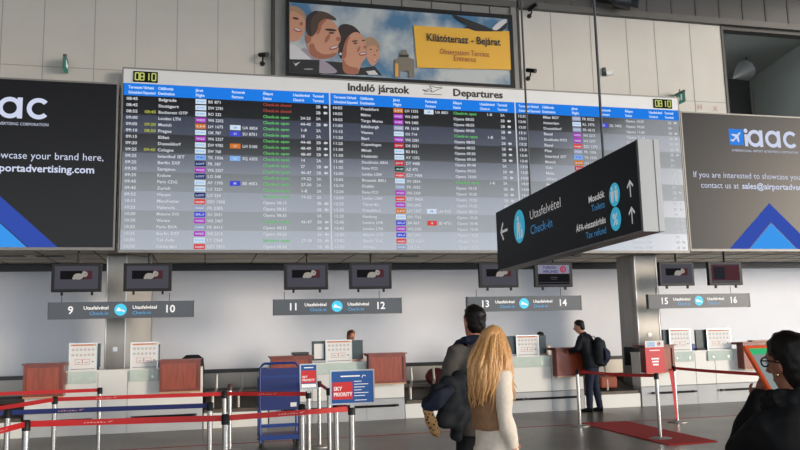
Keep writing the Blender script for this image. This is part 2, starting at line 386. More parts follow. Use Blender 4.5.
LC = {'w': em('logo_white', 205, 222, 235), 'p': em('logo_purple', 170, 50, 185), 'o': em('logo_orange', 205, 115, 40), 'r': em('logo_red', 215, 70, 65),
      'n': em('logo_navy', 30, 38, 105), 'b': em('logo_blue', 70, 75, 205), 'l': em('logo_light_blue', 130, 175, 235), 'g': em('logo_green', 20, 60, 35), 'd': em('logo_red_dark', 195, 40, 50), 's': em('logo_silver', 150, 158, 185)}
ROWS = [
 [('08:45', '', 'Belgrade', 'w', 'BS 871', '', '', 'r', '', 'B'), ('08:45', '', 'Stuttgart', 'w', 'EW 2781', '', '', 'r', '', 'B'), ('08:55', '08:45', 'Bucharest OTP', 'w', 'RO 232', '', '', 'g', '24-25', 'A'),
  ('09:00', '', 'London LTN', 'p', 'W6 2202', '', '', 'g', '44-45', 'B'), ('09:05', '09:20', 'Munich', 'o', 'LH 1675', 'w', 'UA 8824', 'g', '1-8', 'A'), ('09:10', '08:50', 'Prague', 'w', 'OK 787', 'b', 'SU 8751', 'g', '18', 'A'),
  ('09:15', '', 'Eilat', 'p', 'W6 2327', '', '', 'g', '44-45', 'B'), ('09:20', '', 'Dusseldorf', 'w', 'EW 9785', 'o', 'LH 5185', 'g', '48-49', 'B'), ('09:25', '09:40', 'Cologne', 'w', 'EW 768', '', '', 'g', '48-49', 'B'),
  ('09:25', '', 'Istanbul IST', 'l', 'TK 1036', 'l', 'SQ 6203', 'g', '14', 'A'), ('09:25', '', 'Berlin SXF', 'n', 'FR 187', '', '', 'g', '27', 'B'), ('09:30', '', 'Sarajevo', 'p', 'W6 2257', '', '', 'g', '46-47', 'B'),
  ('09:35', '', 'Krakow', 'n', 'LO 548', '', '', 'g', '19-22', 'A'), ('09:45', '', 'Paris CDG', 'w', 'AF 1395', 'b', 'BE 4053', 'g', '27-30', 'A'), ('09:45', '', 'Zurich', 'w', 'LX 2251', '', '', 'g', '1-8', 'A'),
  ('09:55', '', 'Warsaw', 'n', 'LO 534', '', '', 'g', '19-22', 'A'), ('10:15', '', 'Manchester', 'r', 'EZY 5858', '', '', '08:15', '', 'B'), ('10:25', '', 'Valencia', 's', 'FR 2385', '', '', '08:25', '', 'B'),
  ('10:30', '', 'Moscow SVO', 'b', 'SU 2031', '', '', '08:30', '', 'A'), ('10:30', '', 'Warsaw', 'p', 'W6 2467', '', '', 'g', '46-47', 'B'), ('10:35', '', 'Paris BVA', 's', 'FR 8413', '', '', '08:35', '', 'B'),
  ('10:35', '', 'Berlin SXF', 'p', 'W6 2315', '', '', '08:35', '', 'B'), ('10:50', '', 'Tel Aviv', 'w', 'LY 2368', '', '', 'g', '27-30', 'B'), ('10:50', '', 'Amsterdam', 'r', 'EZY 7816', '', '', '08:50', '', 'B')],
 [('10:55', '', 'Frankfurt', 'o', 'LH 1335', 'w', 'UA 8831', 'g', '1-8', 'A'), ('10:55', '', 'Malmo', 'p', 'W6 2409', '', '', '08:55', '', 'B'), ('10:55', '', 'Targu Mures', 'p', 'W6 2485', '', '', '08:55', '', 'B'),
  ('11:00', '', 'Edinburgh', 's', 'FR 1618', '', '', '09:00', '', 'B'), ('11:15', '', 'Vienna', 'w', 'OS 714', '', '', 'g', '1-8', 'A'), ('11:20', '', 'Bari', 'p', 'W6 2381', '', '', '08:55', '', 'B'),
  ('11:25', '', 'Copenhagen', 'd', 'D8 3551', '', '', '08:55', '', 'B'), ('11:30', '', 'Minsk', 'w', 'B2 812', '', '', '09:30', '', 'B'), ('11:30', '', 'Helsinki', 'w', 'AY 1252', '', '', '09:30', '', 'B'),
  ('11:40', '', 'Stockholm ARN', 'd', 'DY 4488', '', '', '09:40', '', 'A'), ('11:55', '', 'Rome FCO', 'g', 'AZ 475', '', '', '09:55', '', 'B'), ('12:00', '', 'London LGW', 'r', 'EZY 7408', '', '', '10:00', '', 'B'),
  ('12:05', '', 'Brussels BRU', 'w', 'SN 2824', '', '', 'g', '1-8', 'A'), ('12:10', '', 'Dublin', 's', 'FR 1023', '', '', '10:10', '', 'B'), ('12:20', '', 'Rome FCO', 'p', 'W6 2339', '', '', '10:20', '', 'B'),
  ('12:20', '', 'London LGW', 'r', 'EZY 8424', '', '', '10:20', '', 'B'), ('12:25', '', 'Tenerife', 'p', 'W6 2465', '', '', '10:25', '', 'B'), ('12:30', '', 'Frankfurt', 'o', 'LH 1337', 'w', 'UA 9121', '08:35', '', 'A'),
  ('12:35', '', 'Hamburg', 'w', 'EW 7763', '', '', '10:35', '', 'B'), ('12:45', '', 'London LHR', 'b', 'BA 869', 'r', 'IB 4751', '10:45', '', 'A'), ('12:45', '', 'London LTN', 'p', 'W6 2205', '', '', '10:45', '', 'B'),
  ('12:50', '', 'Moscow SVO', 'b', 'SU 2031', '', '', '10:50', '', 'B'), ('12:50', '', 'Berlin TXL', 'r', 'EZY 5564', '', '', '10:50', '', 'B'), ('12:55', '', 'Warsaw', 's', 'LO 536', '', '', '10:55', '', 'B')],
 [('12:55', '', 'Milan BGY', 's', 'FR 8322', '', '', '10:55', '', 'B'), ('13:00', '', 'Amsterdam', 'w', 'KL 1976', 'b', 'DL 9402', '10:50', '', 'A'), ('13:05', '', 'Dusseldorf', 's', 'FR 4513', '', '', '11:00', '', 'B'),
  ('13:10', '', 'Basel', 'p', 'W6 2273', '', '', '11:10', '', 'B'), ('13:15', '', 'Stockholm NYO', 'p', 'W6 2297', '', '', '11:15', '', 'B'), ('13:25', '', 'Basel', 'r', 'EZY 1372', '', '', '11:25', '', 'B'),
  ('13:30', '', 'Pisa', 's', 'FR 1206', '', '', '11:30', '', 'B'), ('13:40', '', 'Istanbul IST', 'l', 'TK 1034', '', '', '11:40', '', 'A'), ('13:45', '', 'Munich', 'o', 'LH 1677', '', '', '11:45', '', 'A'),
  ('13:50', '', 'Oslo', 'd', 'DY 1551', '', '', '11:50', '', 'B'), ('13:55', '', 'Malta', 's', 'FR 5214', '', '', '11:55', '', 'B'), ('14:00', '', 'Athens', 'w', 'A3 879', '', '', '12:00', '', 'B')]
  + [('14:%02d' % (5+3*k), '', d, c, f, '', '', '12:%02d' % (5+3*k), '', tm) for k, (d, c, f, tm) in enumerate([('Madrid', 's', 'FR 1215', 'A'), ('Rome FCO', 'p', 'W6 2341', 'B'), ('Paris CDG', 'w', 'AF 1895', 'A'), ('Zurich', 'w', 'LX 2255', 'B'),
     ('Bristol', 'r', 'EZY 6204', 'B'), ('Lisbon', 'w', 'TP 1371', 'A'), ('Brussels', 's', 'FR 8051', 'B'), ('Warsaw', 'n', 'LO 538', 'B'), ('Vienna', 'w', 'OS 718', 'B'), ('Dubai', 'd', 'EK 112', 'A'), ('Doha', 's', 'QR 200', 'B'), ('Kiev', 'p', 'W6 2379', 'B')])]]
WORD = {'p': 'WIZZ', 'r': 'easyJet', 'n': 'LOT', 's': 'RYANAIR', 'b': 'SU', 'o': 'LH', 'w': 'EW', 'l': 'TK', 'd': 'DY', 'g': 'AZ'}
rh = (BZ1-BZ0)/24
for pi in range(3):
    x0, x1 = BX[pi], BX[pi+1]
    p = MB(); p.use(screen_black)
    for g in range(8):
        p.use(screen_band if g % 2 else screen_black).box(x0, x1, YB-.012, YB+.005, BZ1-(g+1)*3*rh, BZ1-g*3*rh)
    p = p.build('screen', None, board)
    hs = MB().box(x0, x1, YB-.014, YB+.005, BZ1, BZH).build('header_strip', HB, p)
    h = MB()
    for dx, a, b in ((.08, 'Tervezett', 'Scheduled'), (.34, 'Várható', 'Expected'), (.60, 'Célállomás', 'Destination'), (1.27, 'Járat', 'Flight'), (1.93, 'Partnerek', 'Partners'), (2.51, 'Állapot', 'Status'), (3.08, 'Utasfelvétel', 'Check-in'), (3.46, 'Terminál', 'Terminal')):
        h.text(a, x0+dx, BZ1+.130, YB-.016, .075, bold=True, fit=len(a)*.027); h.text(b, x0+dx, BZ1+.035, YB-.016, .075, bold=True, fit=len(b)*.027)
    h.build('header_lettering', HW, hs)
    L = MB(); C = MB(); y = YB-.014; y2 = YB-.016
    L.use(T_W)
    if pi < 2: L.box(x1-.012, x1+.012, YB-.018, YB-.012, BZ0, BZH)
    for r, (ti, ex, de, lc, fn, pc, pn, st, dk, tm) in enumerate(ROWS[pi]):
        z = BZ1-(r+.5)*rh; zt = z-.026
        def tx(s, dx, m=T_W, wd=None):
            if s: L.use(m).text(s, x0+dx, zt, y, .078, bold=True, fit=(len(s)*.040 if wd is None else wd))
        tx(ti, .05, wd=.20); tx(ex, .37, T_Y, .20); tx(de, .61); tx(fn, 1.50)
        C.use(LC[lc]).rect(x0+1.27, x0+1.465, z-.047, z+.047, y)
        wc = {'w': LC['l'], 'l': LC['b']}.get(lc, LC['w'])
        C.use(wc).text(WORD[lc], x0+1.3675, z-.018, y2, .048, align='c', bold=True, fit=.155)
        if pc:
            C.use(LC[pc]).rect(x0+1.90, x0+2.095, z-.047, z+.047, y); C.use({'w': LC['b']}.get(pc, LC['w'])).text(pn[:2], x0+1.9975, z-.018, y2, .05, align='c', bold=True)
            tx(pn, 2.13)
        if st == 'g': tx('Check-in open', 2.51, T_G, .50)
        elif st == 'r': tx('Check-in closed', 2.51, T_R, .54)
        else: tx('Opens '+st, 2.51, wd=.44)
        tx(dk, 3.22); tx('2'+tm, 3.52, wd=.09)
        if tm == 'B': L.use(T_W).xz([(x0+3.66, z), (x0+3.70, z+.035), (x0+3.70, z-.035)], y).rect(x0+3.695, x0+3.74, z-.018, z+.018, y)
    L.build('lettering', None, p); C.build('airline_logos', None, p)

# ================================================================== advertising screens
AD_W = em('ad_white', 205, 212, 235); AD_B = em('ad_blue', 52, 130, 225); AD_D = em('ad_dark_blue', 52, 78, 170); AD_S = em('ad_sky', 60, 150, 235)
def ad_screen(x0, label):
    x1 = x0+4.1; z0, z1 = 3.21, 6.26; cx = x0+2.06; y = YB-.012
    t = thing('advertising_screen', label, 'screen', (cx, YB, z0))
    MB().box(x0+.03, x1-.03, YB-.01, YB+.1, z0+.03, z1-.03).build('display', ad_black, t)
    MB().box(x0, x1, YB-.014, YB+.12, z0-.02, z0+.03).box(x0, x1, YB-.014, YB+.12, z1-.03, z1).box(x0, x0+.03, YB-.014, YB+.12, z0+.03, z1-.03).box(x1-.03, x1, YB-.014, YB+.12, z0+.03, z1-.03).build('frame', pillar_m, t)
    g = MB(); lx = x0+1.2
    g.use(AD_B).box(lx-.02, lx+.34, y, y+.002, 5.55, 5.91)
    c, s = math.cos(R(45)), math.sin(R(45))
    pl = [(-.15, -.018), (-.02, -.018), (-.06, -.12), (-.02, -.12), (.06, -.02), (.13, -.02), (.16, 0), (.13, .02), (.06, .02), (-.02, .12), (-.06, .12), (-.02, .018), (-.10, .018), (-.14, .06), (-.17, .06), (-.15, 0)]
    g.use(AD_W).xz([(lx+.16+(a*c-b*s), 5.73+(a*s+b*c)) for a, b in pl], y-.002)
    zc = 5.715
    g.rect(lx+.37, lx+.45, 5.53, 5.80, y); g.disc(lx+.41, 5.88, y, .05)
    for ax in (lx+.65, lx+1.11): g.ring(ax-.015, zc, y, .195, .115); g.rect(ax+.105, ax+.19, 5.525, 5.905, y)
    g.ring(lx+1.565, zc, y, .195, .115, R(42), R(318))
    g.text('INTERNATIONAL AIRPORT ADVERTISING CORPORATION', lx+.02, 5.40, y, .075, fit=1.72)
    g.build('logo', None, t)
    MB().text('If you are interested to showcase your brand here,', x0+.20, 4.80, y, .185, fit=3.68).build('slogan_lettering', AD_W, t)
    MB().text('contact us at', x0+.37, 4.57, y, .185, fit=.95).text('sales@airportadvertising.com', x0+1.40, 4.57, y, .185, bold=True, fit=2.33).build('address_lettering', AD_W, t)
    a = MB().xz([(cx-1.10, z0+.03), (cx-.62, z0+.03), (cx, z0+.62), (cx+.62, z0+.03), (cx+1.10, z0+.03), (cx, z0+1.05)], y).build('arrow_graphic', AD_D, t)
    MB().xz([(cx-.60, z0+.03), (cx+.60, z0+.03), (cx, z0+.60)], y).build('inner_arrow', AD_S, a)
ad_screen(-5.66, 'dark advertising screen left of the departures board'); ad_screen(10.02, 'dark advertising screen right of the departures board')

# ================================================================== terrace banner
banner = thing('terrace_billboard', 'framed billboard of a smiling family and a yellow panel above the departures board', 'billboard', (3.87, YF-.2, 6.57))
MB().box(1.50, 6.24, YF-.22, YF-.1, 6.60, 6.67).box(1.50, 6.24, YF-.22, YF-.1, 8.12, 8.20).box(1.50, 1.56, YF-.22, YF-.1, 6.67, 8.12).box(6.16, 6.24, YF-.22, YF-.1, 6.67, 8.12).build('frame', black_pl, banner)
m = mat('billboard_sky', srgb(120, 145, 160), .5, spec=.2); nt = m.node_tree; b = nt.nodes['Principled BSDF']
tc = nt.nodes.new('ShaderNodeTexCoord'); n = nt.nodes.new('ShaderNodeTexNoise'); n.inputs['Scale'].default_value = 1.1; n.inputs['Detail'].default_value = 6
rp = nt.nodes.new('ShaderNodeValToRGB'); rp.color_ramp.elements[0].position = .38; rp.color_ramp.elements[1].position = .56
rp.color_ramp.elements[0].color = (*srgb(72, 108, 138), 1); rp.color_ramp.elements[1].color = (*srgb(166, 170, 170), 1)
nt.links.new(tc.outputs['Object'], n.inputs['Vector']); nt.links.new(n.outputs['Fac'], rp.inputs[0]); nt.links.new(rp.outputs[0], b.inputs['Base Color'])
YP = YF-.19
MB().box(1.56, 6.16, YP, YF-.1, 6.67, 8.12).build('picture', m, banner)
def bp(x, y, n, ox=280, sc=5.29, oy=0):      # zoomed picture point -> billboard surface
    p = at(ox+x/sc, oy+y/sc, YP); return (min(max(p.x, 1.562), 6.158), min(max(p.z, 6.672), 8.118))
P_ = {'skin': mat('print_skin', srgb(176,126,100), .5), 'skin2': mat('print_skin_deep', srgb(142,86,64), .5), 'dark': mat('print_hair_dark', srgb(38, 24, 22), .5), 'brown': mat('print_hair_brown', srgb(66,46,34), .5),
      'blond': mat('print_hair_blond', srgb(144,115,88), .5), 'white': mat('print_white', srgb(184,182,184), .5), 'grey': mat('print_shirt', srgb(135,126,135), .5), 'black': mat('print_black', srgb(14, 13, 15), .5),
      'yellow': mat('print_yellow', srgb(203,154,43), .5), 'lip': mat('print_lip', srgb(135,59,52), .5), 'stone': mat('print_tower', srgb(104, 96, 84), .5), 'ochre': mat('print_ochre', srgb(190, 140, 60), .5)}
fam = MB(); lay = [0]
def chaikin(P):
    for _ in range(2): P = [((a[0]*(1-f)+c[0]*f), (a[1]*(1-f)+c[1]*f)) for a, c in zip(P, P[1:]+P[:1]) for f in (.22, .78)]
    return P
def fp(mn, pts, **k):
    if len(pts) > 4 and mn not in ('yellow', 'stone', 'black', 'ochre'): pts = chaikin(pts)
    lay[0] += 1; fam.use(P_[mn]).xz([bp(x, y, 0, **k) for x, y in pts], YP-.0006*lay[0]-.001)
def fe(mn, x, y, rx, ry, rot=0, **k): fp(mn, [(x+rx*math.cos(a)*math.cos(rot)-ry*math.sin(a)*math.sin(rot), y+rx*math.cos(a)*math.sin(rot)+ry*math.sin(a)*math.cos(rot)) for a in [2*PI*i/14 for i in range(14)]], **k)
fp('black', [(190, 320), (330, 330), (420, 360), (500, 350), (540, 400), (190, 392)])
fp('blond', [(440, 205), (485, 192), (525, 225), (530, 262), (500, 300), (455, 280)])
fp('skin', [(462, 245), (505, 238), (528, 282), (520, 320), (492, 354), (468, 330), (455, 290)])
fe('dark', 480, 262, 6, 3); fe('dark', 512, 268, 5, 3); fe('lip', 502, 319, 12, 6); fe('white', 502, 318, 9, 3); fe('skin2', 500, 292, 5, 6)
fp('white', [(455, 378), (500, 372), (520, 396), (470, 396)])
fp('dark', [(303, 140), (345, 124), (395, 140), (432, 182), (420, 240), (345, 300), (322, 318), (302, 270)])
fp('skin', [(358, 192), (400, 165), (440, 188), (456, 232), (452, 282), (460, 302), (432, 332), (420, 368), (412, 396), (340, 380), (326, 322), (334, 245)])
fp('skin2', [(330, 300), (355, 350), (420, 360), (412, 396), (330, 390)])
fe('dark', 395, 218, 17, 4, -.1); fe('dark', 440, 215, 9, 4); fe('dark', 398, 230, 11, 4); fe('lip', 437, 286, 22, 10, -.1); fe('white', 438, 284, 17, 4, -.1); fe('skin2', 448, 250, 8, 9); fe('white', 320, 286, 7, 7)
fp('grey', [(92, 318), (120, 240), (180, 300), (250, 330), (320, 390), (190, 390)])
fp('skin', [(192, 112), (240, 95), (292, 122), (312, 170), (325, 212), (306, 238), (312, 268), (286, 302), (230, 318), (160, 300), (140, 240), (140, 190), (168, 178)])
fp('brown', [(136, 92), (178, 58), (240, 62), (298, 98), (296, 112), (236, 98), (204, 122), (196, 168), (168, 200), (140, 182)])
fe('skin2', 148, 205, 17, 26); fe('dark', 268, 160, 32, 7, .1); fe('dark', 272, 176, 16, 5); fe('lip', 284, 254, 26, 10, -.25); fe('white', 285, 252, 20, 4.5, -.25); fe('skin2', 308, 208, 14, 12); fe('skin2', 272, 290, 20, 5, -.3)
fp('skin2', [(160, 300), (230, 318), (286, 302), (306, 276), (270, 288), (225, 290), (190, 268), (176, 225), (150, 240)]); fp('skin2', [(196, 168), (204, 122), (236, 98), (250, 106), (222, 130), (212, 172), (190, 190)])
fp('dark', [(136, 92), (178, 58), (205, 60), (170, 90), (160, 130), (168, 200), (140, 182)]); fe('skin2', 250, 205, 10, 26, .5)
fp('skin2', [(334, 245), (358, 192), (372, 188), (352, 240), (352, 300), (330, 322)]); fe('skin2', 416, 262, 6, 18, .4)
fp('white', [(46, 235), (80, 240), (168, 316), (46, 314)])
fp('skin', [(46, 52), (100, 58), (130, 95), (137, 132), (128, 172), (102, 212), (74, 224), (46, 216)])
fp('blond', [(46, 30), (96, 38), (132, 70), (140, 112), (112, 82), (72, 60), (46, 66)])
fe('dark', 82, 100, 18, 6, .2); fe('skin2', 112, 128, 10, 10); fe('lip', 92, 161, 23, 10, .3); fe('white', 92, 159, 18, 5, .3)
fp('black', [(46, 316), (208, 320), (206, 398), (46, 390)])
fp('white', [(66, 326), (78, 340), (108, 328), (82, 352)])
fe('grey', 150, 368, 26, 4)
k4 = dict(ox=390, sc=5.0)
fp('yellow', [(116, 130), (612, 160), (612, 352), (134, 340)], **k4)
fp('stone', [(22, 300), (48, 290), (48, 272), (58, 262), (58, 252), (82, 252), (82, 264), (92, 275), (92, 290), (120, 300), (120, 390), (92, 390), (92, 358), (50, 358), (50, 388), (22, 386)], **k4)
fp('black', [(48, 275), (92, 277), (90, 288), (48, 288)], **k4); fp('ochre', [(24, 320), (40, 320), (40, 386), (24, 386)], **k4)
fp('black', [(305, 68), (330, 80), (440, 120), (470, 132), (510, 150), (570, 158), (500, 160), (425, 158), (370, 140), (390, 132), (340, 104)], **k4)
fp('white', [(500, 150), (540, 112), (575, 95), (584, 108), (575, 140), (548, 158)], **k4); fp('black', [(545, 145), (584, 112), (580, 140), (556, 160), (520, 160)], **k4)
fam.build('printed_family', None, banner)
mb = MB(); p0 = bp(180, 200, 0, **k4); p1 = bp(548, 226, 0, **k4); q = YP-.05
mb.use(black_ink).text('Kilátóterasz - Bejárat', p0[0], p0[1]-.03, q, .225, bold=True, fit=p1[0]-p0[0])
p0 = bp(244, 266, 0, **k4); p1 = bp(494, 280, 0, **k4); mb.use(P_['lip']).text('Observation Terrace', p0[0], p0[1]-.03, q, .17, fit=p1[0]-p0[0])
p0 = bp(314, 300, 0, **k4); p1 = bp(428, 305, 0, **k4); mb.text('Entrance', p0[0], p0[1]-.03, q, .17, fit=p1[0]-p0[0])
mb.build('panel_lettering', None, banner)

# ================================================================== fittings on the wall
def cctv(x, z, label, tilt):
    t = thing('security_camera', label, 'camera', (x, YF, z))
    MB().tube([(x, YF, z-.06), (x, YF-.03, z-.06)], .05, 12).build('base', black_pl, t)
    MB().tube([(x, YF-.02, z-.06), (x, YF-.14, z-.04), (x, YF-.16, z+.04)], .018, 8).build('bracket', black_pl, t)
    d = Vector((math.cos(tilt)*.6, -.7, math.sin(tilt)*.6)).normalized(); c = Vector((x, YF-.16, z+.07))
    MB().tube([c-d*.10, c-d*.09, c+d*.10, c+d*.13], [.03, .045, .045, .05], 12).build('body', black_pl, t, smooth=True)
cctv(1.05, 6.95, 'black security camera left of the family billboard', -.3)
cctv(6.72, 8.36, 'upper black security camera right of the family billboard', .6)
cctv(6.62, 6.96, 'lower black security camera right of the family billboard', -.5)
t = thing('wall_sensor', 'small white sensor with a dark mount on the white wall panels', 'sensor', (8.44, YF, 7.1))
MB().box(8.38, 8.44, YF-.06, YF, 7.06, 7.24).build('mount', dark_grey, t)
MB().tube([(8.44, YF-.06, 7.1), (8.58, YF-.10, 7.12)], .05, 10).build('sensor_head', paper, t)
exit_green = em('exit_green', 70, 125, 108, .7)
def exit_sign(x, label):
    t = thing('exit_sign', label, 'sign', (x, YF, 6.62))
    MB().box(x-.025, x+.025, YF-.32, YF-.04, 6.48, 6.70).build('light_box', exit_green, t, bevel=.006)
    MB().box(x-.02, x+.02, YF-.34, YF, 6.70, 6.74).tube([(x, YF-.16, 6.74), (x, YF-.16, 6.80)], .015, 8).build('bracket', dark_grey, t)
    mb = MB()
    for s in (-1, 1):
        xx = x+s*.028
        mb.poly([(xx, YF-.28, 6.53), (xx, YF-.22, 6.53), (xx, YF-.22, 6.66), (xx, YF-.28, 6.66)], .002, (s, 0, 0)).poly([(xx, YF-.10, 6.58), (xx, YF-.16, 6.64), (xx, YF-.16, 6.60), (xx, YF-.19, 6.60), (xx, YF-.19, 6.56), (xx, YF-.16, 6.56), (xx, YF-.16, 6.52)], .002, (s, 0, 0))
    mb.build('pictogram', white_ink_glow, t)
exit_sign(-2.5, 'green exit sign on the wall above the left advertising screen'); exit_sign(10.15, 'green exit sign at the right end of the departures board')
o = MB().text('H', 10.68, 6.42, YF-.006, .16, bold=True).text('X', 11.08, 6.40, YF-.006, .16, bold=True).build('wall_marking', faint_red)
tag(o, 'faint red letters on the white panel beside the right exit sign', 'lettering')
t = thing('floodlight', 'grey cone floodlight in the dark recess at upper right', 'lamp', (13.1, 16.6, 7.8))
MB().tube([(12.72, 16.35, 7.70), (13.22, 16.5, 7.98)], [.02, .27], 16).build('shade', mat('lamp_grey', (.13, .135, .13), .5), t)
MB().tube([(13.22, 16.5, 7.98), (13.30, 16.52, 8.02)], [.27, .20], 16).build('rear_housing', dark_grey, t)
MB().tube([(13.28, 16.55, 8.02), (13.36, 16.6, 8.37)], .03, 8).build('arm', dark_grey, t)
t = thing('beam_spotlight', 'grey spotlight fixed to the dark beam over the right wall panels', 'lamp', (8.8, YF-.1, 8.7))
MB().tube([(8.5, 14.7, 8.72), (8.62, 14.65, 8.66), (8.9, 14.55, 8.60)], [.05, .13, .16], 14).build('housing', dark_grey, t, smooth=True)
MB().box(8.25, 9.2, YF-.16, YF, 8.74, 8.80).build('bracket', fascia_dark, t)
MB().tube([(9.0, 14.8, 8.70), (9.2, 14.7, 8.66)], [.06, .11], 12).build('second_housing', dark_grey, t, smooth=True)

# ================================================================== overhead direction sign
P0 = Vector((2.895, 4.764, 0)); P1 = Vector((3.10, 8.053, 0)); tdir = (P0-P1).normalized(); ndir = Vector((tdir.y, -tdir.x, 0))
if ndir.x > 0: ndir = -ndir                # faces the camera's side (-X)
MS = Matrix(((tdir.x, -ndir.x, 0, P1.x), (tdir.y, -ndir.y, 0, P1.y), (0, 0, 1, 0), (0, 0, 0, 1)))   # local: u along sign, +y into sign, z up
sg = thing('direction_sign', 'black hanging direction sign for check-in, toilets and tax refund', 'sign', (3.1, 6.4, 2.25))
MB().box(0, 3.27, 0, .16, 2.262, 2.89, MS).build('sign_box', sign_dark, sg)
MB().box(3.27, 3.30, .002, .075, 2.25, 2.895, MS).box(3.27, 3.295, .075, .12, 2.25, 2.895, MS).box(3.27, 3.30, .12, .16, 2.25, 2.895, MS).box(0, 3.27, .005, .155, 2.25, 2.262, MS).box(0, 3.27, .005, .155, 2.885, 2.895, MS).build('aluminium_profile', mat('profile_grey', (.24, .25, .26), .45, metal=.6), sg)
L = MB(); L.use(white_ink_glow); yy = -.003
def st(s, u, z, size, m, fit, al='l', bold=False): L.use(m).text(s, u, z, yy, size, align=al, bold=bold, fit=fit, M=MS)
def sp(m, pts, y=yy): L.use(m).add([MS @ Vector((a, y, b)) for a, b in pts], [tuple(range(len(pts)))])
st('Utasfelvétel', 1.08, 2.655, .125, white_ink_glow, .80); st('Check-in', 1.08, 2.51, .125, blue_ink_glow, .58)
st('Mosdók', 2.735, 2.588, .075, white_ink_glow, .29, 'r', True); st('Toilets', 2.735, 2.510, .075, blue_ink_glow, .245, 'r')
st('ÁFA-visszatérítés', 2.735, 2.392, .072, white_ink_glow, .56, 'r', True); st('Tax refund', 2.735, 2.313, .075, blue_ink_glow, .375, 'r')
def circ(m, u, z, r, y=yy): sp(m, [(u+r*math.cos(2*PI*k/24), z+r*math.sin(2*PI*k/24)) for k in range(24)], y)
L.build('text_lettering', None, sg); L = MB(); circ(cyan_ink_glow, .765, 2.635, .168)
y3 = -.006                                # traveller with a case
circ(white_ink_glow, .74, 2.715, .028, y3); sp(white_ink_glow, [(.70, 2.68), (.775, 2.68), (.79, 2.60), (.745, 2.585), (.70, 2.60)], y3)
sp(white_ink_glow, [(.70, 2.60), (.735, 2.59), (.72, 2.51), (.69, 2.51)], y3); sp(white_ink_glow, [(.74, 2.59), (.775, 2.60), (.79, 2.51), (.76, 2.51)], y3); sp(white_ink_glow, [(.81, 2.515), (.86, 2.515), (.86, 2.60), (.81, 2.60)], y3); sp(white_ink_glow, [(.83, 2.60), (.84, 2.60), (.80, 2.68), (.79, 2.67)], y3)
L.build('pictogram', None, sg); L = MB(); circ(cyan_ink_glow, 2.905, 2.575, .088)
for du in (-.032, .032):
    circ(white_ink_glow, 2.905+du, 2.622, .014, y3); sp(white_ink_glow, [(2.88+du, 2.603), (2.93+du, 2.603), (2.925+du, 2.55), (2.915+du, 2.52), (2.895+du, 2.52), (2.885+du, 2.55)], y3)
L.build('pictogram', None, sg); L = MB(); circ(cyan_ink_glow, 2.90, 2.395, .088)
L.use(white_ink_glow).text('%', 2.90, 2.352, y3, .12, align='c', bold=True, M=MS)
L.build('pictogram', None, sg)
def arrow(u, z, ang, s):
    global L
    L = MB()
    c, n = math.cos(ang), math.sin(ang)
    for pts in ([(-.5, -.06), (.42, -.06), (.42, .06), (-.5, .06)], [(.5, 0), (.13, .40), (.02, .32), (.32, 0)], [(.5, 0), (.32, 0), (.02, -.32), (.13, -.40)]):
        sp(white_ink_glow, [(u+s*(a*c-b*n), z+s*(a*n+b*c)) for a, b in pts])
    L.build('arrow', None, sg)
arrow(.265, 2.655, PI, .25); arrow(3.155, 2.575, PI/2, .125); arrow(3.155, 2.385, PI/2, .125)
for u in (.90, 2.585):
    p = MS @ Vector((u, .08, 0)); MB().tube([(p.x, p.y, 2.89), (p.x, p.y, 9.4)], .011, 8).build('suspension_cable', dark_grey, sg)

# ================================================================== desk monitors and number signs
scr_dark = em('monitor_dark', 34, 34, 42, 1); scr_grey = em('monitor_grey', 72, 71, 80, 1); scr_pale = em('monitor_pale', 128, 128, 148, 1); scr_fig = em('monitor_figure', 150, 145, 138, 1); scr_blk = em('monitor_black', 16, 16, 20, 1); scr_mar = em('monitor_maroon', 72, 40, 46, 1); scr_navy = em('monitor_navy', 52, 44, 100, 1); scr_red = em('monitor_red', 165, 40, 60, 1)
MON = [(-2.20, 'a', 'monitor over desk 9, left of the left steel column'), (-1.0, 'a', 'monitor over desk 10, in front of the left steel column'), (1.86, 'a', 'monitor over desk 11, left of the pair at the middle'), (3.10, 'a', 'monitor over desk 12, right of the pair at the middle'),
       (5.73, 'a', 'monitor over desk 13, partly behind the hanging direction sign'), (6.92, 't', 'monitor over desk 14 with a pale airline heading and round emblem'), (9.76, 'a', 'monitor over desk 15, in front of the right steel column'), (10.95, 'r', 'monitor with a dark maroon picture over desk 16')]
